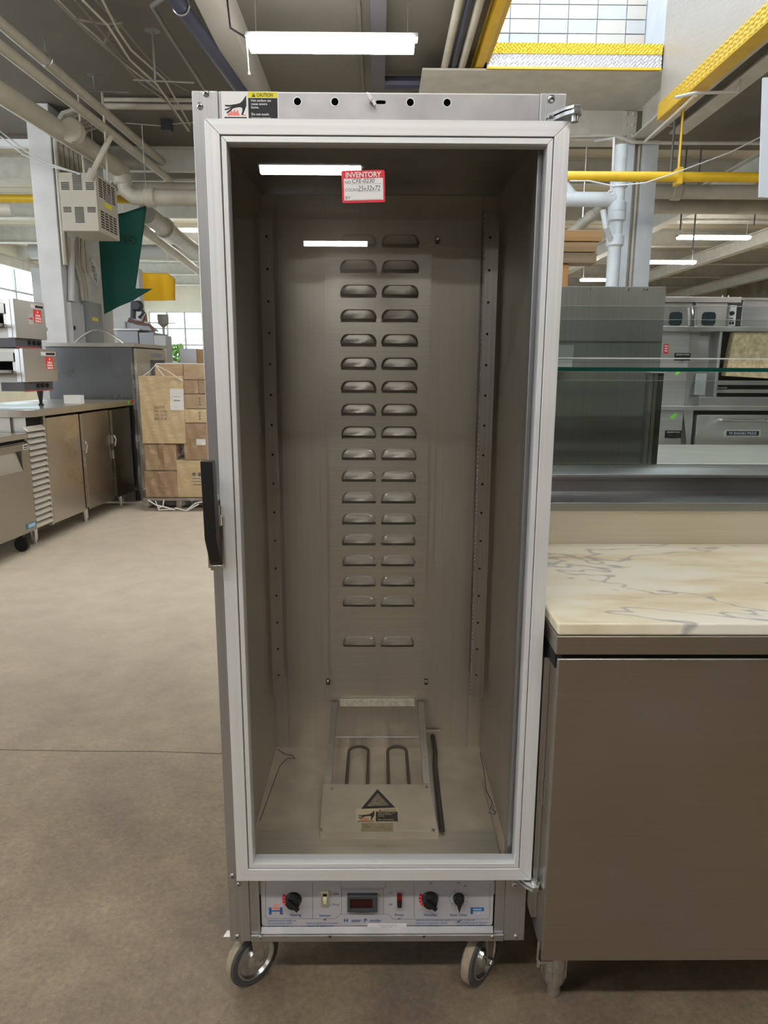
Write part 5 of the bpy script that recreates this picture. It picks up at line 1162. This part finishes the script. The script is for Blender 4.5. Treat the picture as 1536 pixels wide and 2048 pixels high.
m = MB(); m.tube([(P[0].x+.1, 2.907, P[0].z-.01), (P[0].x+.1, 2.907, CEIL)], .004, 6); m.build('hanger_wire', ZINC, rr2)

# ================================================================== PIPES, CABLES AND LAMPS OVERHEAD
def pipe(name, label, pts, r, mt=PIPE, joints=(), seg=12, cat='pipe', group=None, hangers=()):
    t = thing(name, label, cat, Vector(pts[0]), 0, group)
    m = MB(); m.tube(pts, r, seg); m.build('pipe_run', mt, t)
    for (p, d) in joints:
        m = MB(); d = Vector(d).normalized(); p = Vector(p); m.tube([p-d*r*.7, p-d*r*.5, p+d*r*.5, p+d*r*.7], [r*1.05, r*1.22, r*1.22, r*1.05], seg); m.build('coupling', mt, t)
    for p in hangers:
        m = MB(); p = Vector(p); m.tube([p+Vector((0, 0, r)), (p.x, p.y, CEIL-.001)], .008, 6); m.tube([p+Vector((cos(a)*r*1.12, 0, sin(a)*r*1.12)) for a in [2*pi*k/12 for k in range(13)]], .007, 6); m.build('hanger', ZINC, t)
    return t
# three parallel pipes running away on the left
def along(px, py, z, yend, y0=1.5):
    p = at(px, py, Z=z); return p
A0 = at(0, 45, Z=4.12); B0 = at(0, 92, Z=3.95); C0 = at(0, 185, Z=3.70)
A1 = at(352, 347, Z=4.12); B1 = at(330, 352, Z=3.95); C1 = at(238, 338, Z=3.70)
def ext(a, b, k): return tuple(a+(a-b).normalized()*k)
pipe('ceiling_pipe', 'upper of two slim cream pipes slanting across the top left', [ext(A0, A1, 2), tuple(A1), (A1.x+.2, A1.y+.05, A1.z-.0), (A1.x+2.6, A1.y+.05, A1.z)], .052, hangers=[tuple(at(92, 118, Z=4.12))])
pipe('ceiling_pipe', 'lower of two slim cream pipes slanting across the top left', [ext(B0, B1, 2), tuple(B1), (B1.x+.2, B1.y+.15, B1.z-.25), (B1.x+2.6, B1.y+.2, B1.z-.25)], .050)
dC = (C1-C0).normalized(); jC = at(145, 262, Z=3.70)
pe = [at(x, y, Y=C1.y+.02) for x, y in ((242, 340), (246, 358), (250, 380), (268, 393), (300, 394))]
pipe('drain_pipe', 'thick cream drain pipe running to an elbow above the green banner', [ext(C0, C1, 2), tuple(C1)]+[(p.x, C1.y+.05, p.z) for p in pe]+[(pe[-1].x+2.2, C1.y+.05, pe[-1].z)], .095, joints=[(tuple(jC), dC), ((pe[0].x, C1.y+.05, pe[1].z), (0, 0, 1)), ((pe[-1].x, C1.y+.05, pe[-1].z), (1, 0, 0))])
# further cross pipes
def xpipe(label, px0, py0, px1, py1, Y, r, mt=PIPE, ex=(0, 0), name='cross_pipe', **k):
    a, b = at(px0, py0, Y=Y), at(px1, py1, Y=Y); return pipe(name, label, [(a.x-ex[0], Y, (a.z+b.z)/2), (b.x+ex[1], Y, (a.z+b.z)/2)], r, mt, **k)
for py, z, r, lb in ((212, 4.225, .034, 'thin cream pipe high on the left running behind the cabinet top'), (199, 4.262, .022, 'thinner cream pipe just above the one behind the cabinet top')):
    a = at(207, py, Z=z); b = at(385, py+1, Z=z); pipe('cross_pipe', lb, [(a.x, a.y, z), (b.x+3, a.y, z)], r)
xpipe('upper grey cross pipe left of the cabinet above the big pipe', 272, 374, 392, 374, 8.6, .06, mt=PIPE, ex=(.3, 3)); xpipe('big horizontal grey duct low on the left under the ceiling', 62, 500, 400, 504, 15.6, .18, mt=mat('grey_duct', (.38, .38, .36), .5), ex=(.0, 6), hangers=[(-3.9, 15.6, at(200, 502, Y=15.6).z), (-6.5, 15.6, at(200, 502, Y=15.6).z)])
a = at(0, 397, Y=9.3); b = at(262, 397, Y=9.3); pipe('gas_pipe', 'dark yellow pipe passing behind the white pier', [(a.x-4, 9.3, a.z), (P0-.01, 9.3, a.z)], .055, YELLOW)
pipe('gas_pipe', 'short dark yellow pipe between the heater and the elbow', [(PX+.02, 9.3, a.z), (b.x, 9.3, a.z)], .055, YELLOW)
d0, d1 = at(292, 428, Y=8.5), at(415, 520, Y=13.5)
pipe('diagonal_pipe', 'thick cream pipe slanting down to the right behind the green banner', [tuple(d0), tuple(d1)], .12, joints=[(tuple(d0+(d1-d0)*.22), d1-d0)])
d0, d1 = at(282, 455, Y=9.5), at(420, 560, Y=15); pipe('diagonal_pipe', 'thinner grey pipe slanting below the thick one behind the banner', [tuple(d0), tuple(d1)], .07)
# pier-side cables
wires = [((115, 0), (155, 40), (190, 70), (250, 128), (310, 175), (350, 205)), ((150, 0), (200, 60), (240, 110), (300, 160), (340, 200)), ((165, 0), (215, 50), (260, 120), (315, 170), (378, 262)), ((192, 0), (240, 50), (290, 110), (345, 165), (378, 182)), ((205, 0), (235, 60), (262, 100), (330, 160), (380, 250)), ((110, 0), (180, 70), (235, 115), (280, 165), (335, 203), (376, 262))]
wl = thing('ceiling_cables', 'loose bundle of thin cables sagging under the dark ceiling top left', 'cables', at(200, 80, Z=4.1))
WIREM = mat('old_cable', (.22, .20, .18), .6)
for i, q in enumerate(wires):
    m = MB(); m.tube([tuple(at(x, y, Z=4.16-.02*(i % 3))) for x, y in q], .010, 5); m.build('cable', WIREM if i % 2 else PIPE, wl)
m = MB(); m.tube([tuple(at(x, y, Z=4.15)) for x, y in ((152, 38), (210, 48), (244, 46))], .012, 6); m.tube([tuple(at(x, y, Z=4.15)) for x, y in ((244, 46), (222, 58), (209, 86))], .012, 6); m.build('cable_support', WIREM, wl)
wl2 = thing('slack_wires', 'slack white wires crossing in front of the white pier', 'cables', at(60, 320, Y=6.5))
for q in (((-60, 240), (0, 272), (45, 308), (95, 332), (150, 344)), ((-60, 230), (0, 262), (55, 305), (100, 328), (160, 348))):
    m = MB(); m.tube([ap(x, y, 6.4) for x, y in q], .008, 5); m.build('cable', WPAINT, wl2)
# sprinkler-type pipes in the dark ceiling
def zpipe(name, label, q, z, r, mt, cat='pipe', **k):
    pts = [tuple(at(x, y, Z=z)) for x, y in q]; return pipe(name, label, pts, r, mt, cat=cat, **k)
zpipe('dark_pipe', 'thick dark navy pipe slanting above the cabinet left corner', [(330, -30), (352, 0), (475, 172), (500, 205)], 4.0, .055, NAVY, hangers=[tuple(at(362, 12, Z=4.0))])
zpipe('bent_pipe', 'thin grey pipe with an elbow near the top left ceiling', [(345, -20), (322, -2), (304, 12), (345, 80), (395, 155), (420, 195)], 4.1, .018, mat('grey_thin_pipe', (.20, .20, .19), .5))
beam0, beam1 = at(400, -40, Z=4.0), at(470, 178, Z=4.0)
bt = thing('ceiling_beam', 'painted beam beside the dark navy pipe above the cabinet', 'beam', (at(425, 20, Z=4.02).x, 3.2, 4.02), 0)
m = MB(); xb = at(425, 20, Z=4.02).x; m.box(xb-.10, xb+.10, 2.0, 9.4, 4.02, CEIL-.002); m.build('web', mat('dark_beam_paint', (.42, .40, .36), .7), bt)
xk = at(757, 0, Z=4.15).x; yk = at(820, 166, Z=4.20).y; kb = thing('dark_channel', 'dark straight channel under the ceiling behind the shop light', 'channel', (xk, 6, 4.15))
m = MB(); m.box(xk-.065, xk+.065, 3.0, yk+.08, 4.16, CEIL-.002); m.build('channel', mat('charcoal_channel', (.09, .085, .10), .6), kb)
m = MB(); a, b = at(778, 166, Y=yk), at(868, 166, Y=yk); m.tube([(xk+.066, yk, a.z), (b.x, yk, a.z)], .06, 10); m.tube([(b.x-.03, yk, a.z), (b.x-.03, yk, CEIL-.001)], .02, 6); m.build('cross_bar', NAVY, kb)
sx2 = at(722, 100, Z=CEIL).x
m = MB(); m.box(sx2-.015, sx2+.015, 4, 25, CEIL-.02, CEIL-.001); tag(m.build('ceiling_batten', CEILM), 'thin batten along the dark ceiling behind the shop light', 'batten')
# conduits beside the yellow channel
for i, (px, r, mt, nm) in enumerate(((912, .035, PIPE, 'left painted conduit beside the yellow edge channel'), (932, .03, NAVY, 'black cable run between two conduits by the yellow channel'), (952, .035, PIPE, 'right painted conduit beside the yellow edge channel'))):
    x = at(px-0, 30, Z=4.16).x; pipe('ceiling_conduit', nm, [(x, 1.5, 4.16), (x, 9.5, 4.16)], r, mt, cat='conduit')
# rods hanging on the left
for i, (px, py0, py1, Z) in enumerate(((305, 62, 160, 4.28), (187, 150, 180, 4.28))):
    a = at(px, py0, Z=CEIL-.001); zb = at(px, py1, Y=a.y).z; m = MB(); m.tube([(a.x, a.y, zb), (a.x, a.y, CEIL-.001)], .011, 6); m.lathe((a.x, a.y, CEIL-.012), (0, 0, 1), [(0, .02), (.011, .07)], 10); m.tube([(a.x-.2, a.y, zb), (a.x+.35, a.y, zb-.02)], .008, 5)
    tag(m.build('drop_rod', mat('grey_thin_pipe', (.2, .2, .19))), ['longer drop rod with ceiling plate near the cabinet top left', 'shorter drop rod under the ceiling further left'][i], 'rod')
tb = thing('junction_box', 'small dark junction box left of the cabinet near the ceiling', 'box', at(330, 250, Y=8)); a, b = at(322, 260, Y=8.0), at(341, 235, Y=8.0)
m = MB(); m.box(a.x, b.x, 8.0, 8.1, a.z, b.z); m.build('box_body', mat('charcoal_metal', (.05, .055, .07), .5), tb); m = MB(); m.tube([ap(250, 246, 8.05), ap(322, 252, 8.05)], .006, 5); m.tube([ap(341, 248, 8.05), ap(390, 245, 8.05), ap(420, 240, 8.05)], .008, 5); m.build('cable', PIPE, tb)
# beam-like ducts behind cabinet left
beam('ceiling_beam', 'deep grey cross beam left of the cabinet below the thin pipes', None, PX+.02, at(385, 280, Y=9.2).x+2, 9.12, 9.24, 4.0, CEIL-.002)
# white ceiling soffit left of pier and light strips
a, b = at(-40, 292, Y=8.6), at(54, 278, Y=8.6); m = MB(); m.box(a.x-3, P0-.01, 8.6, 8.7, a.z, b.z); tag(m.build('white_beam', mat('bright_white_paint', (.80, .82, .84), .6)), 'white beam running left from the white pier', 'beam')
a = at(-20, 420, Y=8.2); pipe('round_duct', 'short cream round duct ending left of the white pier', [(a.x-1.2, 8.2, a.z), (at(26, 420, Y=8.2).x, 8.2, a.z)], .08)

# right side: stack pipe, side branch, yellow gas pipe, cross pipes
sx3 = at(1232, 450, Y=6.55).x; zt3 = at(1232, 291, Y=6.55).z; jz = [at(1232, y, Y=6.55).z for y in (365, 415, 432, 482)]
sp = thing('soil_pipe', 'white painted vertical soil pipe left of the steel column', 'pipe', (sx3, 6.55, 0))
m = MB(); m.tube([(sx3, 6.55, 0), (sx3, 6.55, zt3)], .068, 14); m.build('pipe_run', BLUEW, sp)
for z in jz:
    m = MB(); m.tube([(sx3, 6.55, z-.06), (sx3, 6.55, z-.045), (sx3, 6.55, z+.045), (sx3, 6.55, z+.06)], [.072, .092, .092, .072], 14); m.build('collar', BLUEW, sp)
br = at(1100, 398, Y=6.55); m = MB(); m.tube([(sx3-.05, 6.55, br.z), (br.x, 6.55, br.z)], .075, 12); m.tube([(at(1148, 398, Y=6.55).x, 6.55, br.z), (at(1120, 365, Y=6.55).x, 6.55, at(1120, 362, Y=6.55).z)], .06, 12); m.build('branch', BLUEW, sp)
m = MB(); m.tube([tuple(at(1206, 420, Y=6.4)), tuple(at(1212, 455, Y=6.4)), tuple(at(1222, 480, Y=6.5))], .03, 8); m.build('clamp', BLUEW, sp)
pipe('diagonal_pipe', 'short grey pipe slanting below the white branch pipe', [tuple(at(1200, 418, Y=7.2)), tuple(at(1130, 475, Y=7.2))], .055, joints=[(tuple(at(1182, 433, Y=7.2)), (at(1200, 418, Y=7.2)-at(1130, 475, Y=7.2)))], hangers=[tuple(at(1165, 446, Y=7.2))])
yz = at(1300, 353.5, Y=5.6).z; pipe('gas_pipe', 'long bright yellow gas pipe in front of the steel column', [(at(1000, 353, Y=5.6).x, 5.6, yz), (6.5, 5.6, yz)], .044, YELLOW)
cz = at(1356, 353, Y=5.6); m = MB(); m.box(cz.x-.02, cz.x+.02, 5.54, 5.66, yz-.07, yz+.07); m.tube([(cz.x, 5.6, yz+.07), (cz.x, 5.6, zg0-.021)], .01, 6); tag(m.build('pipe_clamp', YELLOW), 'yellow clamp around the bright gas pipe', 'clamp')
z1_ = at(1420, 384, Y=7.6).z; pipe('cross_pipe', 'pale horizontal pipe right of the column with a black band', [(cx1+.02, 7.6, z1_), (7.5, 7.6, z1_)], .082, PIPE, joints=[((at(1352, 384, Y=7.6).x, 7.6, z1_), (1, 0, 0))])
z1_ = at(1420, 413, Y=8.2).z; pipe('cross_pipe', 'lower pale horizontal duct right of the column', [(cx1-.1, 8.2, z1_), (8.5, 8.2, z1_)], .092, PIPE)
m = MB(); m.tube([ap(1140, 362, 5.5), ap(1180, 362, 5.5), ap(1225, 372, 5.5), ap(1290, 366, 5.5), ap(1345, 348, 5.5), ap(1460, 305, 5.5), ap(1525, 272, 5.5)], .006, 5); tag(m.build('white_cable', WPAINT), 'thin white cable sagging across the yellow gas pipe', 'cable')
m = MB(); m.tube([ap(1140, 272, 6.9), ap(1225, 270, 6.9), ap(1262, 284, 6.9), ap(1330, 286, 6.9), (6.5, 6.9, at(1420, 284, Y=6.9).z)], .018, 6); tag(m.build('conduit', PALE), 'pale conduit running along the bottom of the steel girder', 'conduit')
m = MB(); p = at(1228, 276, Y=6.3); m.tube([(p.x, 6.96, zg0-.031), (p.x, 6.3, p.z), ap(1226, 330, 6.3), ap(1222, 384, 6.3)], .012, 6); m.tube([ap(1222+6*cos(a), 386+5*sin(a), 6.3) for a in [2*pi*k/10 for k in range(11)]], .008, 5); tag(m.build('drop_rod', WPAINT), 'white hanging rod with an eye in front of the soil pipe', 'rod')
for i, (px, y0, y1, Y) in enumerate(((1340, 292, 360, 6.35), (1355, 240, 345, 6.0), (1385, 420, 500, 9), (1360, 425, 460, 9), (1508, 430, 450, 9))):
    m = MB(); p = at(px, y1, Y=Y); m.tube([(p.x, Y, CEIL-.001), tuple(p)], .012, 5); tag(m.build('drop_rod', mat('grey_thin_pipe', (.2, .2, .19))), 'thin hanger rod right of the column, %s from the left at its height' % ordn[i].replace('nearest', 'first'), 'rod', 'hanger rods right of the column')
m = MB(); m.tube([ap(1350, 195, 5.2), ap(1390, 186, 5.2), ap(1475, 184, 5.2), ap(1482, 160, 5.2)], .014, 6); m.tube([ap(1290, 283, 6.4), ap(1392, 190, 5.2)], .014, 6); tag(m.build('conduit', PALE), 'pale bent conduit under the yellow-edged beam at top right', 'conduit')
m = MB(); a, b = at(1405, 216, Y=8), at(1536, 221, Y=8); m.box(a.x, b.x+3, 8, 8.05, b.z-.03, a.z+.02); tag(m.build('dark_bar', NAVY), 'dark bar under the ceiling at the top right', 'bar')

# shop lights -----------------------------------------------------------
LENS = mat('lit_diffuser', (1, .97, .92), .5, emit=LAMP_EMIT)
HOUS = mat('lamp_housing', (.10, .10, .10), .5)
def shop_light(x, y, z, label, L_=1.22, k=1., cord=False):
    t = thing('shop_light', label, 'light', (x, y, z), 0, 'hanging shop lights')
    m = MB(); m.box(x-L_/2-.03, x+L_/2+.03, y-.055, y+.055, z+.03, z+.060); m.build('housing', HOUS, t, bevel=.003)
    m = MB(); m.prism([(y-.055, z+.0295-.0745*k), (y+.055, z+.0295-.0745*k), (y+.085, z+.0295), (y-.085, z+.0295)], x-L_/2, x+L_/2, 'x'); m.build('diffuser', LENS, t)
    for sx in (-1, 1):
        m = MB(); m.tube([(x+sx*L_*.46, y, z+.06), (x+sx*L_*.46, y, CEIL-.001)], .004, 5); m.build('chain', ZINC, t)
    if cord:
        m = MB(); m.tube([(x-L_/2-.02, y-.02, z+.03), (x-L_/2-.01, y-.02, z-.20)], .006, 6); m.tube([(x-L_/2-.01, y-.02, z-.20), (x-L_/2-.01, y-.02, z-.22)], .011, 6); m.build('pull_cord', PIPE, t)
        m = MB(); m.tube([(x-L_/2-.03, y, z+.04), (x-L_/2-.14, y, z+.10), (x-L_/2-.16, y, z+.35), (x-L_/2-.15, y, CEIL-.001)], .008, 6); m.build('power_cable', BLACK, t)
    return t
LZ = 3.72
pL, pR = at(500, 88, Z=LZ), at(828, 88, Z=LZ)
shop_light((pL.x+pR.x)/2, (pL.y+pR.y)/2, LZ, 'bright shop light with pull cord hanging above the cabinet', L_=pR.x-pL.x, cord=True)
for x, y, s in ((-.5, -2.2, 'shop light above the camera'), (1.35, -2.2, 'unseen fill light added above and right of the camera'), (-2.7, -2.2, 'unseen fill light added above and left of the camera'), (-.5, -8.0, 'shop light behind the camera'), (-.5, -13.2, 'second shop light behind the camera'), (-6.0, -3.0, 'shop light behind the camera far left'), (6.5, -1.5, 'shop light to the right of the camera'), (-5.2, 6.0, 'shop light left of the white pier'), (-1.75, 2.5, 'unseen fill light added to brighten the left aisle floor'), (3.4, 1.0, 'unseen fill light added to brighten the oven fronts')):  # above-right, above-left, aisle and oven ones are unseen fill, added for brightness
    shop_light(x, y, LZ, s)
for px, py, Y, s in ((1427, 478, 11.5, 'distant shop light right of the column, highest of those there'), (1325, 527, 12.8, 'distant shop light directly against the right edge of the column'), (1217, 562, 15, 'distant shop light seen left of the steel column')):
    p = at(px, py, Y=Y); shop_light(p.x, Y, p.z, s, k=.45)
for X, Y in ((7.5, 9.0), (-3.5, 13), (-6.5, 16), (3, 19), (-3.2, 20.5)): shop_light(X, Y, 3.9, k=.45, label='distant shop light deep in the hall at %s' % ('the right' if X > 5 else 'the left third row' if Y == 13 else 'the far left' if X < -5 else 'the centre behind cabinet' if X > 0 else 'the left near the back wall'))
